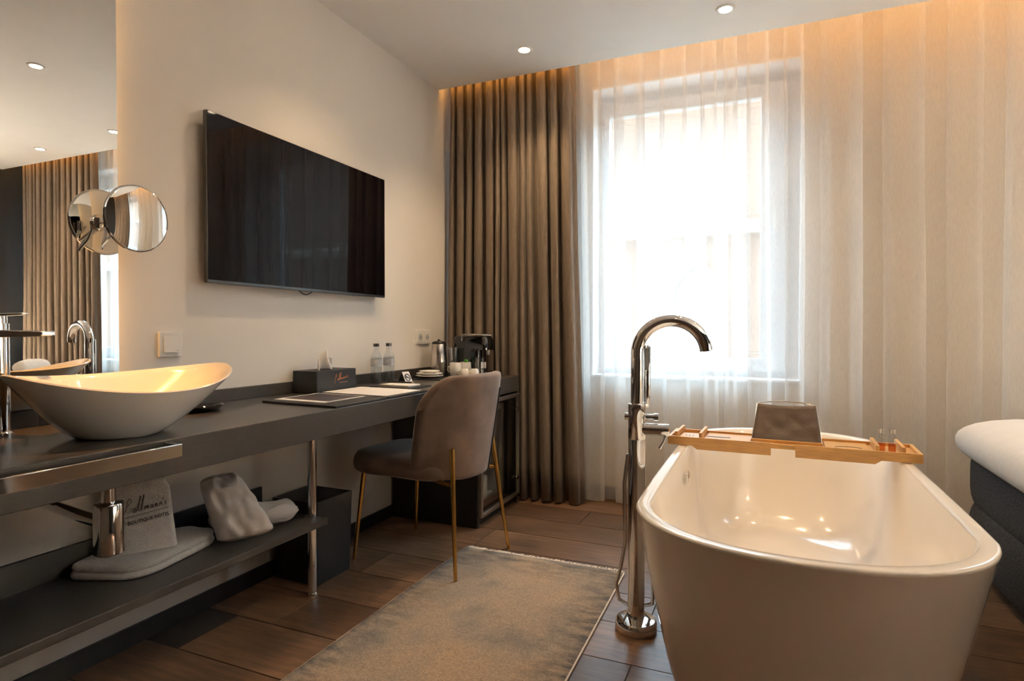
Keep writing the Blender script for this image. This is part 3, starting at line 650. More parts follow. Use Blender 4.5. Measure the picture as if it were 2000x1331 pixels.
# kettle
kx, ky = -1.775, 3.055
kt = empty('kettle', 'tall brushed steel kettle at the far end of the desk', 'kettle', (kx, ky, DT))
ob('base', MB().lathe([(.058, 0), (.060, .006), (.058, .014)], (kx, ky, DT), 32), 'black', kt)
ob('body', MB().lathe([(.052, .015), (.053, .02), (.047, .10), (.040, .185), (.038, .19)], (kx, ky, DT), 40), 'steel', kt)
ob('lid', MB().lathe([(.040, .190), (.041, .196), (.034, .204), (.008, .208), (.006, .216), (0, .217)], (kx, ky, DT), 32), 'black', kt)
ob('handle', MB().tube([(kx-.02, ky+.036, DT+.185), (kx-.03, ky+.075, DT+.18), (kx-.034, ky+.083, DT+.12), (kx-.03, ky+.052, DT+.04)], .008, 12), 'black', kt)
ob('spout', MB().loft([[(kx+.037, ky-.012, DT+.165), (kx+.037, ky+.012, DT+.165), (kx+.036, ky, DT+.15)], [(kx+.052, ky-.008, DT+.188), (kx+.052, ky+.008, DT+.188), (kx+.050, ky, DT+.184)]]), 'steel', kt)
ob('cord', MB().tube([(kx-.02, ky-.055, DT+.006), (kx-.03, ky-.10, DT+.008), (kx-.05, ky-.13, DT+.02), (kx-.07, ky-.12, DT+.04)], .003, 8), 'black', kt)
# serving tray, saucers, cups
st = empty('serving_tray', 'flat black serving tray below the stacked saucers', 'tray', (-1.66, 2.84, DT))
ob('plate', MB().box(-1.80, -1.50, 2.755, 2.945, DT+.0003, DT+.006), 'black', st, bevel=.002, smooth=30)
for a in (-1.80, -1.505): ob('lip', MB().box(a, a+.005, 2.755, 2.945, DT+.006, DT+.012), 'black', st, smooth=0)
for i, (r, lab) in enumerate(((.078, 'bottom cream saucer of the stack on the desk'), (.074, 'middle cream saucer of the stack on the desk'), (.058, 'small top saucer of the stack on the desk'))):
    z = DT+.0065+i*.0125
    e = empty('saucer', lab, 'saucer', (-1.715, 2.85, z), group='stacked saucers')
    ob('plate', MB().lathe([(0, .0005), (r*.55, 0), (r*.6, .002), (r, .012), (r-.001, .0145), (r*.6, .006), (0, .005)], (-1.715, 2.85, z), 36), 'ceramic', e)
def cup(x, y, r, h, label, up=True, z=DT):
    e = empty('cup', label, 'cup', (x, y, z), group='white cups on the desk')
    p = [(0, .0), (r*.62, 0), (r*.92, h*.25), (r, h*.6), (r*.93, h), (r*.87, h), (r*.93, h*.6), (r*.8, h*.2), (0, h*.08)]
    if not up: p = [(q, h-w) for q, w in p]
    ob('bowl', MB().lathe(p, (x, y, z), 28), 'ceramic', e)
    ob('handle', MB().tube([(x-r*.9, y+.0, z+h*.75), (x-r*1.35, y, z+h*.7), (x-r*1.4, y, z+h*.45), (x-r*.9, y, z+h*.3)], .004, 8), 'ceramic', e)
cup(-1.625, 2.985, .036, .085, 'large white cup in front of the kettle')
cup(-1.60, 3.06, .034, .085, 'large white cup holding green tea sachets')
cup(-1.555, 2.965, .028, .055, 'small upturned white cup left of its twin', False)
cup(-1.50, 2.975, .028, .055, 'small upturned white cup right of its twin', False)
for i, (dx, dy, tl) in enumerate(((-.012, .0, .25), (.012, .005, -.2))):
    ob('tea_sachet', MB().loft([[(-1.60+dx-.006, 3.06+dy-.012, DT+.02), (-1.60+dx+.006, 3.06+dy-.012, DT+.02), (-1.60+dx+.006, 3.06+dy+.012, DT+.02), (-1.60+dx-.006, 3.06+dy+.012, DT+.02)], [(-1.60+dx+tl*.04-.003, 3.06+dy-.010, DT+.10), (-1.60+dx+tl*.04+.003, 3.06+dy-.010, DT+.102), (-1.60+dx+tl*.04+.003, 3.06+dy+.010, DT+.099), (-1.60+dx+tl*.04-.003, 3.06+dy+.010, DT+.10)]]), 'green', label='green tea sachet standing in the white cup, ' + ('left one' if i == 0 else 'right one'), cat='tea sachet', group='green tea sachets')
tumbler(-1.50, 3.045, 'upturned ribbed tumbler standing by the coffee machine', .026, .032, .115, inv=True)
tumbler(-1.685, 3.07, 'tall clear tumbler beside the kettle', .024, .030, .17)
# coffee machine
cm = empty('coffee_machine', 'black capsule coffee machine against the dark curtain', 'coffee machine', (-1.57, 3.16, DT))
ob('body', MB().loft([rrect(-1.60, 3.165, .115, .062, .03, DT+z) for z in (0, .03)]+[rrect(-1.625, 3.165, .09, .062, .03, DT+.032), rrect(-1.625, 3.165, .09, .062, .03, DT+.15), rrect(-1.60, 3.165, .115, .062, .03, DT+.155), rrect(-1.60, 3.165, .115, .060, .03, DT+.215), rrect(-1.60, 3.165, .105, .05, .03, DT+.235)]), 'blackgloss', cm, smooth=40)
ob('drip_tray', MB().loft([rrect(-1.47, 3.165, .045, .045, .02, DT), rrect(-1.47, 3.165, .045, .045, .02, DT+.022)]), 'black', cm, smooth=40)
ob('nozzle', MB().lathe([(.012, .125), (.016, .155)], (-1.505, 3.165, DT), 16), 'chrome', cm)
ob('lever', MB().tube([(-1.64, 3.095, DT+.21), (-1.64, 3.095, DT+.245), (-1.52, 3.11, DT+.242), (-1.49, 3.165, DT+.241), (-1.52, 3.22, DT+.242), (-1.64, 3.235, DT+.245), (-1.64, 3.235, DT+.21)], .006, 10), 'chrome', cm)
ob('label_sticker', MB().box(-1.52, -1.488, 3.1012, 3.1026, DT+.05, DT+.085), 'paper', cm, smooth=0)
ob('capsule_dish', MB().lathe([(0, 0), (.02, 0), (.028, .014), (.026, .014), (.019, .003), (0, .003)], (-1.445, 3.06, DT), 24), 'ceramic', label='tiny white dish in front of the coffee machine', cat='dish')

# ------------------------------------------------------------------ chair
CA = math.atan2(-.052, .543)  # local +u points to the desk
uv = Vector((-.9954, .0953, 0)); vv = Vector((.0953, .9954, 0)); cc = Vector((-1.3865, 2.334, 0))
def CH(u, v, z): p = cc+uv*u+vv*v; return (p.x, p.y, z)
chr_ = empty('desk_chair', 'taupe velvet desk chair with slim gold legs', 'chair', (cc.x, cc.y, 0), rz=math.atan2(vv.y, vv.x)-PI/2)
def shell(off):
    def fn(a, t):
        s = a*2-1
        hw = .200+.068*(t**.6)-.012*max(0, t-.75)*4*max(0, t-.75)
        zt = .838-.11*max(0, (abs(s)-.62)/.38)**2.4
        zt -= .03*max(0, (abs(s)-.85)/.15)**2
        zb = .383+.008*abs(s)**2
        z = zb+(zt-zb)*t
        back = -.245-.055*t+.185*abs(s)**3.3*(1.0-.15*t)
        return CH(back+off*(1-.0*abs(s)), hw*s*(1-off*.6), z)
    return fn
NU, NV = 20, 14
so_, si_ = shell(0), shell(.055)
mb = MB(); outer = [[Vector(so_(i/NU, j/NV)) for i in range(NU+1)] for j in range(NV+1)]; inner = [[Vector(si_(i/NU, j/NV)) for i in range(NU+1)] for j in range(NV+1)]
w = NU+1; vs_ = [p for r in outer for p in r]+[p for r in inner for p in r]; O = (NV+1)*w; fs = []
for j in range(NV):
    for i in range(NU):
        fs.append((j*w+i, j*w+i+1, (j+1)*w+i+1, (j+1)*w+i)); fs.append((O+j*w+i, O+(j+1)*w+i, O+(j+1)*w+i+1, O+j*w+i+1))
for i in range(NU):
    fs.append((i, O+i, O+i+1, i+1)); fs.append((NV*w+i, NV*w+i+1, O+NV*w+i+1, O+NV*w+i))
for j in range(NV):
    fs.append((j*w, (j+1)*w, O+(j+1)*w, O+j*w)); fs.append((j*w+NU, O+j*w+NU, O+(j+1)*w+NU, (j+1)*w+NU))
ob('backrest', mb.add(vs_, fs), 'velvet', chr_, smooth=180, sub=2)
seam = []
for k in range(17):
    t = k/16*.80+.04; seam.append(Vector(so_(.68+.05*t, t))+uv*-.005)
ob('seam', MB().tube(seam, .0036, 6), 'leather', chr_, label='piped seam')
def seat_ring(z, k, dz=0):
    out = []
    for i in range(40):
        a = 2*PI*i/40; c, s = math.cos(a), math.sin(a)
        e = .42
        u = math.copysign(abs(c)**e, c)*.265*k; v = math.copysign(abs(s)**e, s)*(.218 if u < 0 else .218+.012*math.sin(PI*u/.265))*k
        out.append(CH(u+.075, v, z+(.010*max(0, u)/.265 if z > .45 else 0)))
    return out
ob('seat', MB().loft([seat_ring(z, k) for z, k in ((.385, .86), (.388, .93), (.40, .985), (.425, 1.0), (.45, .985), (.466, .93), (.474, .80), (.477, .5), (.478, .15))]), 'velvet', chr_, smooth=180)
for (u, v, ut, vt, zt) in ((-.272, -.222, -.262, -.175, .535), (-.272, .222, -.262, .175, .535), (.272, -.222, .235, -.195, .40), (.272, .222, .235, .195, .40)):
    if zt > .5:
        # rear legs stand just outside the back shell
        P = [CH(u, v, .0125 if v < 0 else 0), CH(-.236 if v > 0 else -.252, v*.92, .25), CH(-.200 if v > 0 else -.232, v*.84, zt)]
    else: P = [CH(u, v, 0), CH(ut, vt, zt)]
    n_ = len(P)
    lg = ob('leg', MB().tube(P, [.0075+.004*(i/(n_-1)) for i in range(n_)], 14), 'gold', chr_)
    if zt > .5: ob('bracket', MB().tube([CH(-.217 if v > 0 else -.242, v*.885, .385), CH(-.10, v*.66, .385)], .008, 10), 'gold', lg)

# ------------------------------------------------------------------ bin, shelf things
bn = empty('waste_bin', 'black square waste bin beside the chrome desk leg', 'bin', (-1.74, 1.95, 0))
def sq(x0, x1, y0, y1, z): return [(x0, y0, z), (x1, y0, z), (x1, y1, z), (x0, y1, z)]
bx0, bx1, by0, by1 = -1.855, -1.622, 1.842, 2.055
ob('body', MB().loft([sq(bx0+.01, bx1-.008, by0+.008, by1-.008, 0), sq(bx0, bx1, by0, by1, .335), sq(bx0+.006, bx1-.006, by0+.006, by1-.006, .335), sq(bx0+.014, bx1-.012, by0+.014, by1-.012, .008)]), 'leather', bn, smooth=20)
lin_ = MB()
def lf(u, v):
    a = 2*PI*u; cx, cy = (bx0+bx1)/2, (by0+by1)/2
    c, s = math.cos(a), math.sin(a); q = max(abs(c), abs(s)); R = .098*(1-.25*v)
    n = noise.noise(Vector((c*3, s*3, v*4)))*.008
    return (cx+c/q*(R+n+.004), cy+s/q*(R*.93+n), .333-.13*v+n)
ob('liner', lin_.grid(lf, 40, 8, cu=True), 'linerfilm', bn, smooth=180)
# folded bath towel lying on the shelf
def towel_stack(name, P, z0, z1, label, seed, rows=3):
    c = (sum(p[0] for p in P)/4, sum(p[1] for p in P)/4)
    n = 12; loop = []
    for i in range(4):
        a, b = P[i], P[(i+1) % 4]
        for k in range(n): t = k/n; loop.append((a[0]*(1-t)+b[0]*t, a[1]*(1-t)+b[1]*t))
    # round the corners slightly
    L2 = [tuple(sum(loop[(i+j) % len(loop)][q] for j in (-3, -2, -1, 0, 1, 2, 3))/7 for q in (0, 1)) for i in range(len(loop))]
    e = empty(name, label, 'towel', (c[0], c[1], z0))
    h = (z1-z0)/rows
    for r in range(rows):
        rings = []
        for zz, k in ((.0, .95), (.12, .985), (.5, 1.0), (.88, .985), (1.0, .95), (1.0, .6), (1.0, .2)):
            rings.append([(c[0]+(p[0]-c[0])*k*(1-.015*r), c[1]+(p[1]-c[1])*k*(1-.015*r), z0+h*(r+zz)*.999) for p in L2])
        m_ = MB().loft(rings)
        if r: m_.v = [(x+.004*noise.noise(Vector((x*20, y*20, seed+r))), y+.004*noise.noise(Vector((x*20, y*20, seed+r+5))), z+.003*noise.noise(Vector((x*25, y*25, seed)))*(1 if z > z0+h else 0)) for x, y, z in m_.v]
        ob('towel_layer', m_, 'towel', e, smooth=60)
    return e
towel_stack('folded_towel', [(-1.858, 1.03), (-1.632, 1.125), (-1.70, 1.46), (-1.858, 1.44)], .3035, .345, 'white terry towel folded flat on the lower shelf', 2, rows=2)
# upright folded bath mat with embroidery
ub = Vector((-.52, -.854, 0)); nb = Vector((.854, -.52, 0)); o0 = Vector((-1.684, 1.285, .347))
bm_ = empty('embroidered_towel', 'upright white towel embroidered with a hotel name behind the chrome trap', 'towel', (-1.75, 1.2, .347))
def TW(a, z, d): # a metres leftwards along the face, z up, d out of the face
    lean = -.06*(z/.21)
    p = o0+ub*(a+.02*z/.21*(1-1.4*a/.185))+nb*(d+lean*.6); return (p.x, p.y, o0.z+z)
def tw_ring(a0, a1, d0, d1, z):
    out = []
    for p in rrect((a0+a1)/2, (d0+d1)/2, (a1-a0)/2, (d1-d0)/2, .016, 0, 5): out.append(TW(p[0], z, p[1]))
    return out
rings = [tw_ring(.0+(.012 if z > .19 else 0), .185-(.012 if z > .19 else 0), -.055+(.01 if z > .19 else 0), 0-(.006 if z > .19 else 0), z) for z in (0, .02, .06, .1, .14, .18, .2, .207)]
ob('folded_body', MB().loft(rings).nz(.0028, 22, 3), 'towel', bm_, smooth=80)
ob('script_embroidery', script_mb(.044, .0010, lambda x, y: TW(.142-x*1.08, .120+y*1.1+x*.12, .0072)), 'thread', bm_, label='dark embroidered script name')
ob('underline', MB().tube([TW(.138-.125*k/10, .107+.125*k/10*.12, .0068) for k in range(11)], .0007, 5), 'thread', bm_)
tm = text_mb('BOUTIQUE HOTEL', .0142, Matrix.Identity(4), .0004, .0002)
tm.v = [TW(.072-x, .096+y+x*.12, .0075+z) for x, y, z in tm.v]
ob('block_embroidery', tm, 'thread', bm_, smooth=0, label='dark embroidered capitals')
# slipper bags
def bag(name, c, ax, ay, az, L, Wd, H, label, seed):
    ax, ay, az = [Vector(q).normalized() for q in (ax, ay, az)]
    c = Vector(c)
    def f(u, v, s):
        x, y = u*2-1, v*2-1
        k = max(0, (1-abs(x)**5.0))**.6*max(0, (1-abs(y)**4.0))**.6
        pinch = 1-.10*(1-abs(x))**.5*0
        n = .05*noise.noise(Vector((x*2.3+seed, y*2.3, s)))+.02*noise.noise(Vector((x*6+seed, y*6, s)))
        z = s*H*k*(1+n*1.3)
        wv = .012*noise.noise(Vector((x*3, y*3, seed+4)))
        return c+ax*(x*L*(1-.13*abs(y)**4))+ay*(y*Wd*(.94-.14*x-.08*max(0, x)**4))+az*(z+wv)
    mb = MB(); mb.grid(lambda u, v: f(u, v, 1), 26, 22); mb.grid(lambda u, v: f(u, v, -1), 26, 22)
    e = empty(name, label, 'slipper bag', (c.x, c.y, c.z), group='slipper bags on the shelf')
    ob('pouch', mb, 'bag', e, smooth=180)
    sm = [f(1, k/20, 1)+ax*.001 for k in range(21)]
    ob('top_hem', MB().tube(sm, .0022, 6), 'bag', e)
    return e
bag('slipper_bag', (-1.712, 1.612, .346), (.6, .8, .0), (-.8, .6, .08), (0, -.08, 1), .150, .062, .036, 'white slipper bag lying flat at the back of the shelf', 1.3)
bag('slipper_bag', (-1.648, 1.462, .425), (-.45, -.12, .86), (.62, .78, .10), (.70, -.42, .42), .118, .082, .032, 'white slipper bag leaning upright against the flat one', 5.1)

# ------------------------------------------------------------------ rug
RCX, RCY = -.905, 1.70
rg = empty('rug', 'distressed beige and grey rug between the desk and the bathtub', 'rug', (RCX, RCY, 0))
def rugf(u, v):
    return (RCX+(-.37+.74*u)+.02*(1-v)*u, RCY-.74+1.485*v, .011+.0012*noise.noise(Vector((u*6, v*11, 0))))
mb = MB().grid(rugf, 24, 44)
ob('pile', mb, 'rug', rg, smooth=180, solid=.0095, soff=-1)
fm = MB(); rnd = random.Random(4)
for k in range(230):
    x = RCX-.368+.737*k/229; y = RCY+.745; d = rnd.uniform(-.012, .012); l = rnd.uniform(.018, .038)
    fm.tube([(x, y-.003, .009), (x+d*.5, y+l*.5, .008+rnd.uniform(0, .004)), (x+d, y+l, .002)], .0016, 4)
fo_ = ob('fringe', fm, 'fringe', rg, kind='stuff')
ob('edge_binding', MB().tube([(RCX-.371, RCY-.74+1.485*k/30, .006) for k in range(31)], .004, 6), 'fringe', rg)
ob('edge_binding', MB().tube([(RCX+.371+.02*(1-k/30), RCY-.74+1.485*k/30, .006) for k in range(31)], .004, 6), 'fringe', rg)

# ------------------------------------------------------------------ bathtub
TCX, TCY, TA, TL, TB = .080, 2.215, .408, .893, .38
TZ = .552
def tub_ring(dx, dy, z, n=96):
    a, L = TA-dx, TL-dy; b = min(TB-dx*.3, L)
    out = []
    for i in range(n):
        th = 2*PI*i/n; c, s = math.cos(th), math.sin(th)
        p = 2/2.25
        x = math.copysign(abs(c)**p, c)*a; y = math.copysign(abs(s)**p, s)*b
        y += math.copysign(min(1, abs(s)*6), s)*(L-b)
        out.append((TCX+x, TCY+y, z))
    return out
tub = empty('bathtub', 'freestanding white oval bathtub in front of the window', 'bathtub', (TCX, TCY, 0))
prof = [(.105, .13, .0), (.10, .125, .01), (.075, .095, .12), (.048, .060, .27), (.022, .028, .42), (.006, .008, .52), (.001, .002, TZ-.012), (.0, .0, TZ-.006), (.003, .003, TZ-.001), (.008, .008, TZ), (.030, .030, TZ), (.035, .035, TZ-.003), (.039, .040, TZ-.012),
        (.052, .075, .46), (.070, .13, .33), (.090, .20, .20), (.115, .27, .14), (.16, .34, .115), (.23, .46, .108), (.32, .68, .106)]
ob('shell', MB().loft([tub_ring(*q) for q in prof]), 'acrylic', tub, smooth=70)
ovx = TCX-TA+.060
of = MB().box(ovx-.001, ovx+.006, 2.298, 2.352, .438, .484)
ov = ob('overflow', of, 'chrome', tub, bevel=.002, smooth=30)
ob('overflow_slot', MB().box(ovx+.0055, ovx+.0066, 2.307, 2.343, .462, .476), 'black', ov, smooth=0)
ob('drain', MB().lathe([(0, .1065), (.032, .1065), (.034, .110), (.030, .113), (0, .114)], (TCX, TCY, 0), 28), 'chrome', tub)

# ------------------------------------------------------------------ floor-standing filler
FX, FYY = -.398, 2.014
ff = empty('bath_filler', 'floor-standing chrome bath filler with curved spout left of the bathtub', 'tap', (FX, FYY, 0))
ob('base_plate', MB().lathe([(.069, 0), (.070, .004), (.070, .030), (.064, .038), (.034, .045)], (FX, FYY, 0), 48), 'chrome', ff)
ob('column', MB().lathe([(.0285, .040), (.0285, .652), (.0275, .653)], (FX, FYY, 0), 36), 'chrome', ff)
ob('mixer_body', MB().lathe([(.0275, .653), (.0290, .655), (.0290, .772), (.0205, .775)], (FX, FYY, 0), 36), 'chrome', ff)
R_ = .110; zc = .945
arc = [(FX, FYY, .772), (FX, FYY, .85), (FX, FYY, .92)]+[(FX+R_-R_*math.cos(a), FYY+.045*(a/PI), zc+R_*math.sin(a)) for a in [k/28*PI*.97 for k in range(29)]]
sp = ob('spout', MB().tube(arc, .0205, 24), 'chrome', ff, smooth=60)
ob('aerator', MB().tube([Vector(arc[-1])+Vector((0, 0, .002)), Vector(arc[-1])+Vector((.0005, 0, -.003))], .015, 20), 'black', sp)
mx = ob('mixer_valve', MB().tube([(FX+.02, FYY, .688), (FX+.092, FYY+.004, .688)], .0200, 28), 'chrome', ff)
ob('valve_cap', MB().tube([(FX+.092, FYY+.004, .688), (FX+.106, FYY+.005, .688)], .0205, 28), 'chrome', mx)
ob('lever', MB().tube([(FX+.098, FYY+.002, .675), (FX+.090, FYY-.008, .652), (FX+.078, FYY-.012, .628)], [.005, .0045, .006], 12), 'chrome', mx)
ob('diverter', MB().tube([(FX+.02, FYY+.012, .728), (FX+.055, FYY+.014, .728)], .009, 18).tube([(FX+.055, FYY+.014, .728), (FX+.070, FYY+.015, .728)], .013, 18), 'chrome', ff)
ob('inlet_knob', MB().tube([(FX-.026, FYY, .728), (FX-.040, FYY, .728)], .012, 18), 'chrome', ff)
hx, hy = FX+.027, FYY+.040
hs = ob('hand_shower', MB().lathe([(.006, .765), (.0095, .775), (.011, .80), (.0115, .965), (.009, .970)], (hx, hy, 0), 18), 'chrome', ff)
ob('spray_face', MB().box(hx-.006, hx+.006, hy-.0122, hy-.0105, .885, .960), 'grey', hs, smooth=0)
ob('holder', MB().tube([(FX+.010, FYY+.022, .765), (hx, hy, .765)], .009, 14), 'chrome', ff)
ob('hose', MB().tube([(FX-.028, FYY-.005, .60), (FX-.040, FYY-.008, .50), (FX-.038, FYY-.01, .40), (FX-.034, FYY-.012, .30), (FX-.048, FYY-.012, .22), (FX-.066, FYY-.01, .15), (FX-.060, FYY+.005, .09), (FX-.035, FYY+.05, .055), (FX+.0, FYY+.075, .045), (FX+.045, FYY+.06, .07), (FX+.052, FYY+.03, .16)], .0065, 10), 'steel', ff, smooth=60)

# ------------------------------------------------------------------ bath tray
TRZ = -.036
tr0 = Vector((.078, 2.585, TZ+.002))
ty_ = empty('bath_tray', 'bamboo bath tray laid across the far end of the tub', 'tray', tr0, rz=TRZ)
def tl(mb, name, m='bamboo', parent=ty_, **k): return ob(name, mb, m, parent, world=False, **k)
HW, HD, HH = .440, .105, .034
# front board: two arms and a lower middle
def board(poly, y0, y1): return MB().prism(poly, 'y', y0, y1)
for (a, b_) in ((-HW, -.050), (.035, HW)):
    s_ = -1 if a < -.1 else 1
    if s_ < 0: P = [(-HW, .0), (-HW, HH), (b_, HH), (b_, -.014), (-.325, -.014), (-.345, .0)]
    else: P = [(a, -.014), (a, HH), (HW, HH), (HW, 0), (.315, 0), (.295, -.014)]
    tl(board(P, -HD, -HD+.012), 'front_board', bevel=.001, smooth=30)
tl(board([(-.052, .012), (-.052, HH-.004), (.037, HH-.004), (.037, .012)], -HD+.012, -HD+.020), 'front_slider', bevel=.001, smooth=30)
tl(MB().box(-HW, HW, HD-.012, HD, 0, HH), 'back_board', bevel=.001, smooth=30)
for a in (-HW, HW-.012): tl(MB().box(a, a+.012, -HD+.012, HD-.012, 0, HH), 'end_board', bevel=.001, smooth=30)
tl(MB().box(-.125, .135, -HD+.020, HD-.013, .014, .022), 'centre_panel', bevel=.001, smooth=30)
tl(MB().box(-.302, -.127, -HD+.012, HD-.012, .020, .026), 'left_panel', bevel=.001, smooth=30)
tl(MB().box(-.295, -.205, -.016, -.004, .0262, .0275), 'phone_slot', 'leather', bevel=.0005, smooth=30)
rp_ = tl(MB().box(.137, .285, -HD+.012, HD-.012, .020, .026), 'right_panel', bevel=.001, smooth=30)
ob('glass_slot', MB().loft([[(.17+.09*t, -.03+.018*math.sin(PI*t), .0265) for t in [k/10 for k in range(11)]]+[(.17+.09*t, -.036+.018*math.sin(PI*t), .0265) for t in [1-k/10 for k in range(11)]]]*1+[[(.17+.09*t, -.03+.018*math.sin(PI*t), .0272) for t in [k/10 for k in range(11)]]+[(.17+.09*t, -.036+.018*math.sin(PI*t), .0272) for t in [1-k/10 for k in range(11)]]]), 'leather', rp_, world=False, smooth=0)
for a in (.298, .378): tl(MB().box(a, a+.012, -HD+.012, HD-.012, .004, HH+.018), 'divider', bevel=.001, smooth=30)
tl(MB().box(.287, HW-.012, -HD+.012, HD-.012, .0, .022), 'right_base', bevel=.0005, smooth=30)
for a in (-.412, -.318): tl(MB().box(a, a+.011, -HD+.012, HD-.012, .004, HH+.018), 'divider', bevel=.001, smooth=30)
sdp = tl(MB().box(-.398, -.321, -HD+.02, .03, .016, .030), 'soap_rest', bevel=.002, smooth=30)
for k in range(3): ob('drain_slot', MB().box(-.378+.014*k, -.373+.014*k, -.05, -.03, .0302, .0308), 'leather', sdp, world=False, smooth=0)
tl(MB().box(-HW+.012, -.304, -HD+.012, HD-.012, 0, .006), 'left_base', bevel=.0005, smooth=30)
# book rest standing on the tray
bk = empty('book_rest', 'brown fabric book rest propped on the bamboo tray', 'book rest', tr0+Vector((.002, .0, .022)), rz=TRZ)
def br(u, v):
    s = u*2-1; w = .125-.018*v
    return (s*w, -.012+.085*v+.004*math.sin(PI*v)*math.cos(s*1.5)+.007*noise.noise(Vector((s*3.5, v*4, 2)))*math.sin(PI*v), .001+.142*v-.010*v*(s*s-1)*-.6)
ob('cover', MB().grid(br, 20, 12), 'brownfabric', bk, world=False, smooth=180, solid=.004)
ob('wire_frame', MB().tube([(-.126, -.006, .003), (-.110, .078, .142), (-.06, .081, .152), (0, .082, .155), (.06, .081, .152), (.110, .078, .142), (.126, -.006, .003)], .0022, 8), 'steel', bk, world=False)
ob('ledge', MB().box(-.128, .128, -.030, -.018, .0005, .012), 'bamboo', bk, world=False, bevel=.001, smooth=30)
# vials
for i, px_ in enumerate((.318, .352)):
    lx, ly = px_+.004, -.03
    p = basis(tr0, TRZ) @ Vector((lx, ly, .0225))
    e = empty('bath_vial', 'small bath oil vial on the tray, ' + ('left of the pair' if i == 0 else 'right of the pair'), 'vial', p, group='bath oil vials')
    ob('bottle', MB().lathe([(0, 0), (.0125, 0), (.013, .002), (.013, .056), (.009, .062), (.009, .068)], p, 22), 'glass', e)
    ob('oil', MB().lathe([(0, .002), (.0115, .002), (.0115, .030), (0, .030)], p, 20), 'orangeliquid', e)
    ob('cap', MB().lathe([(0, .067), (.0102, .067), (.0102, .084), (0, .084)], p, 20), 'steel', e)

# ------------------------------------------------------------------ bed
bd = empty('bed', 'box-spring bed with charcoal base and white duvet on the right', 'bed', (1.8, 2.2, 0))
BX0, BX1, BY0, BY1 = .80, 2.735, 1.35, 3.10
bcx, bcy, bhx, bhy = (BX0+BX1)/2, (BY0+BY1)/2, (BX1-BX0)/2, (BY1-BY0)/2
def bulge(z0, z1, ins, r, b):
    L = []
    for t in (0, .06, .16, .3, .5, .7, .84, .94, 1):
        k = b*(1-(2*t-1)**4)
        L.append(rrect(bcx, bcy, bhx-ins-b+k, bhy-ins-b+k, r, z0+(z1-z0)*t, 8))
    return MB().loft(L)
ob('base', bulge(.055, .292, .0, .05, .012), 'boxspring', bd, smooth=60, label='charcoal tweed box base')
ob('mattress', bulge(.293, .535, .0, .06, .016), 'boxspring', bd, smooth=60, label='charcoal tweed mattress')
for sx in (BX0+.12, BX1-.12):
    for sy in (BY0+.12, BY1-.12): ob('foot', MB().lathe([(.03, 0), (.03, .055)], (sx, sy, 0), 16), 'black', bd)
rings = []
for ins, z in ((.03, .540), (-.03, .490), (-.062, .515), (-.066, .565), (-.045, .615), (.02, .652), (.12, .675), (.30, .685), (.6, .688)):
    rings.append(rrect(bcx, bcy, bhx-ins, bhy-ins, .16, z, 10))
dv = MB().loft(rings)
dv.v = [(x+.012*noise.noise(Vector((x*4, y*4, z*7))), y+.012*noise.noise(Vector((x*4+9, y*4, z*7))), z+(.020*noise.noise(Vector((x*3.2, y*3.2, 1)))+.02*noise.noise(Vector((x*6, y*6, 4))) if z < .6 and z > .5 else .010*noise.noise(Vector((x*3, y*3, 3))))) for x, y, z in dv.v]
ob('duvet', dv, 'linen', bd, smooth=180, sub=1, label='white linen duvet')
ob('headboard', MB().box(2.795, 2.845, BY0-.05, BY1+.05, .02, 1.15), 'boxspring', bd, bevel=.01, smooth=30)
e = empty('bed_towel', 'white rolled towel lying on the bed, seen in the mirror', 'towel', (1.25, 2.62, .69))
rt = []
for k in range(13):
    t = k/12; r = .055*(1-.25*abs(2*t-1)**4)
    rt.append([(1.25+(t-.5)*.30*.5+r*math.sin(2*PI*i/24)*.9*.86, 2.62+(t-.5)*.30*.86-r*math.sin(2*PI*i/24)*.9*.5, .752+r*math.cos(2*PI*i/24)) for i in range(24)])
ob('roll', MB().loft(rt).nz(.006, 18, 5), 'towel', e, smooth=80)

# ------------------------------------------------------------------ unseen lamps added at the bed head to brighten the room
def added_shade_lamp(name, x, y, z0, hpole, label, watts, r=.15, hs=.22):  # made-up lamp, adds low fill light from the bed side
    e = empty(name, label, 'lamp', (x, y, z0))
    ob('base', MB().lathe([(0, 0), (.075, 0), (.078, .012), (.03, .022), (.012, .03)], (x, y, z0), 28), 'gold', e)
    ob('pole', MB().lathe([(.009, .02), (.009, hpole)], (x, y, z0), 14), 'gold', e)
    ob('shade', MB().lathe([(r, hpole-.10), (r*.88, hpole-.10+hs)], (x, y, z0), 36, closed=True), 'lampshade', e, smooth=180)
    ob('bulb', MB().lathe([(0, -.01), (.02, .005), (.03, .035), (.02, .06), (0, .07)], (x, y, z0+hpole), 18), 'lamp', e)
    l = bpy.data.lights.new('fill_glow', 'POINT'); l.energy = watts; l.color = (1, .95, .88); l.shadow_soft_size = .06
    o = bpy.data.objects.new('fill_glow', l); COL.objects.link(o); o.parent = e; o.location = (0, 0, hpole+.03)
m_ = bpy.data.materials.new('lampshade'); m_.use_nodes = True; nt = m_.node_tree
for n in list(nt.nodes): nt.nodes.remove(n)
o_ = nt.nodes.new('ShaderNodeOutputMaterial'); a_ = nt.nodes.new('ShaderNodeBsdfTranslucent'); b_ = nt.nodes.new('ShaderNodeBsdfDiffuse'); c_ = nt.nodes.new('ShaderNodeMixShader')
for q in (a_, b_): q.inputs[0].default_value = (.86, .80, .70, 1)
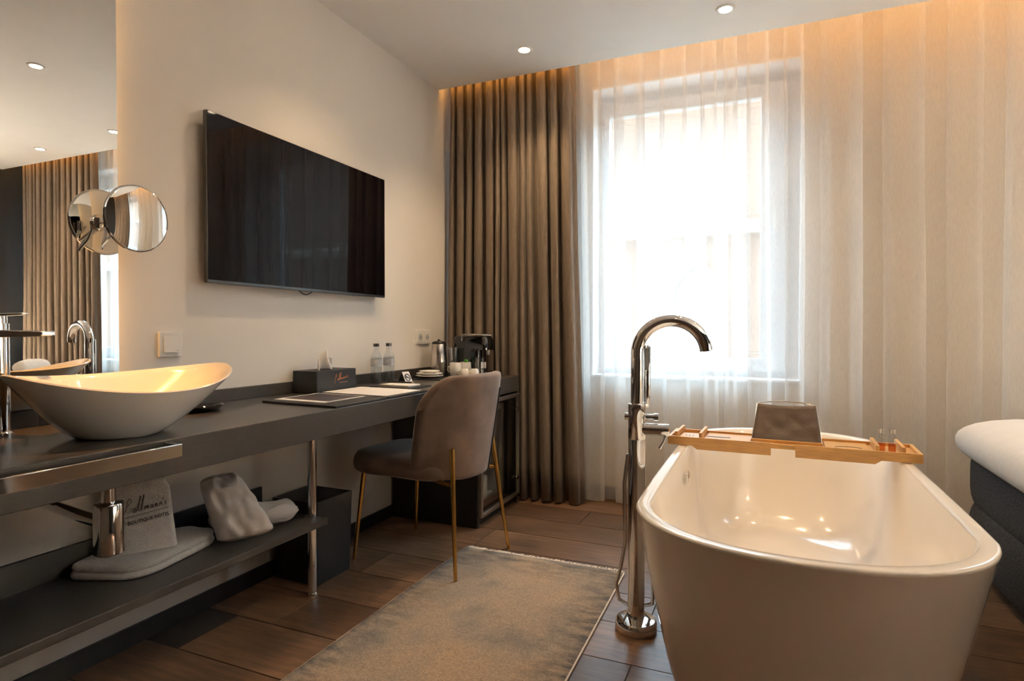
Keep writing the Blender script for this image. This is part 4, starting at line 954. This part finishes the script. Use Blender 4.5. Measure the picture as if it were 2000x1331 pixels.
c_.inputs[0].default_value = .7; nt.links.new(b_.outputs[0], c_.inputs[1]); nt.links.new(a_.outputs[0], c_.inputs[2]); nt.links.new(c_.outputs[0], o_.inputs[0]); M['lampshade'] = m_
ns = empty('nightstand', 'dark nightstand beside the bed head', 'nightstand', (2.6, 1.05, 0))
ob('body', MB().box(2.40, 2.84, .83, 1.26, .10, .50), 'laminate', ns, bevel=.003, smooth=30)
ob('drawer', MB().box(2.385, 2.40, .84, 1.25, .30, .49), 'laminate', ns, bevel=.003, smooth=30)
for sx in (2.44, 2.80):
    for sy in (.87, 1.22): ob('leg', MB().lathe([(.012, 0), (.016, .10)], (sx, sy, 0), 14), 'gold', ns)
added_shade_lamp('added_table_lamp', 2.62, 1.05, .5005, .42, 'unseen table lamp added as fill light on the nightstand by the bed', 40)
def added_sconce(y, label, watts):  # made-up wall lamps, added to lift the desk wall and ceiling
    x, z = 2.70, 1.24
    e = empty('added_wall_lamp', label, 'lamp', (RX, y, z), group='added fill lamps over the bed head')
    ob('wall_plate', MB().box(RX-.012, RX-.0005, y-.04, y+.04, z-.10, z+.06), 'gold', e, bevel=.003, smooth=30)
    ob('arm', MB().tube([(RX-.01, y, z-.05), (x, y, z-.05), (x, y, z)], .007, 10), 'gold', e)
    ob('shade', MB().lathe([(.09, -.07), (.11, .10)], (x, y, z), 32, closed=True), 'lampshade', e, smooth=180)
    ob('shade_top', MB().lathe([(0, .0985), (.1085, .0985)], (x, y, z), 32), 'lampshade', e)
    ob('bulb', MB().lathe([(0, -.01), (.02, .005), (.028, .03), (0, .06)], (x, y, z), 18), 'lamp', e)
    l = bpy.data.lights.new('fill_glow', 'POINT'); l.energy = watts; l.color = (1, .89, .74); l.shadow_soft_size = .05
    o = bpy.data.objects.new('fill_glow', l); COL.objects.link(o); o.parent = e; o.location = (x-RX, 0, .03)
added_sconce(1.62, 'unseen wall lamp added as fill over the near side of the bed head', 900)
added_sconce(2.55, 'unseen wall lamp added as fill over the window side of the bed head', 260)
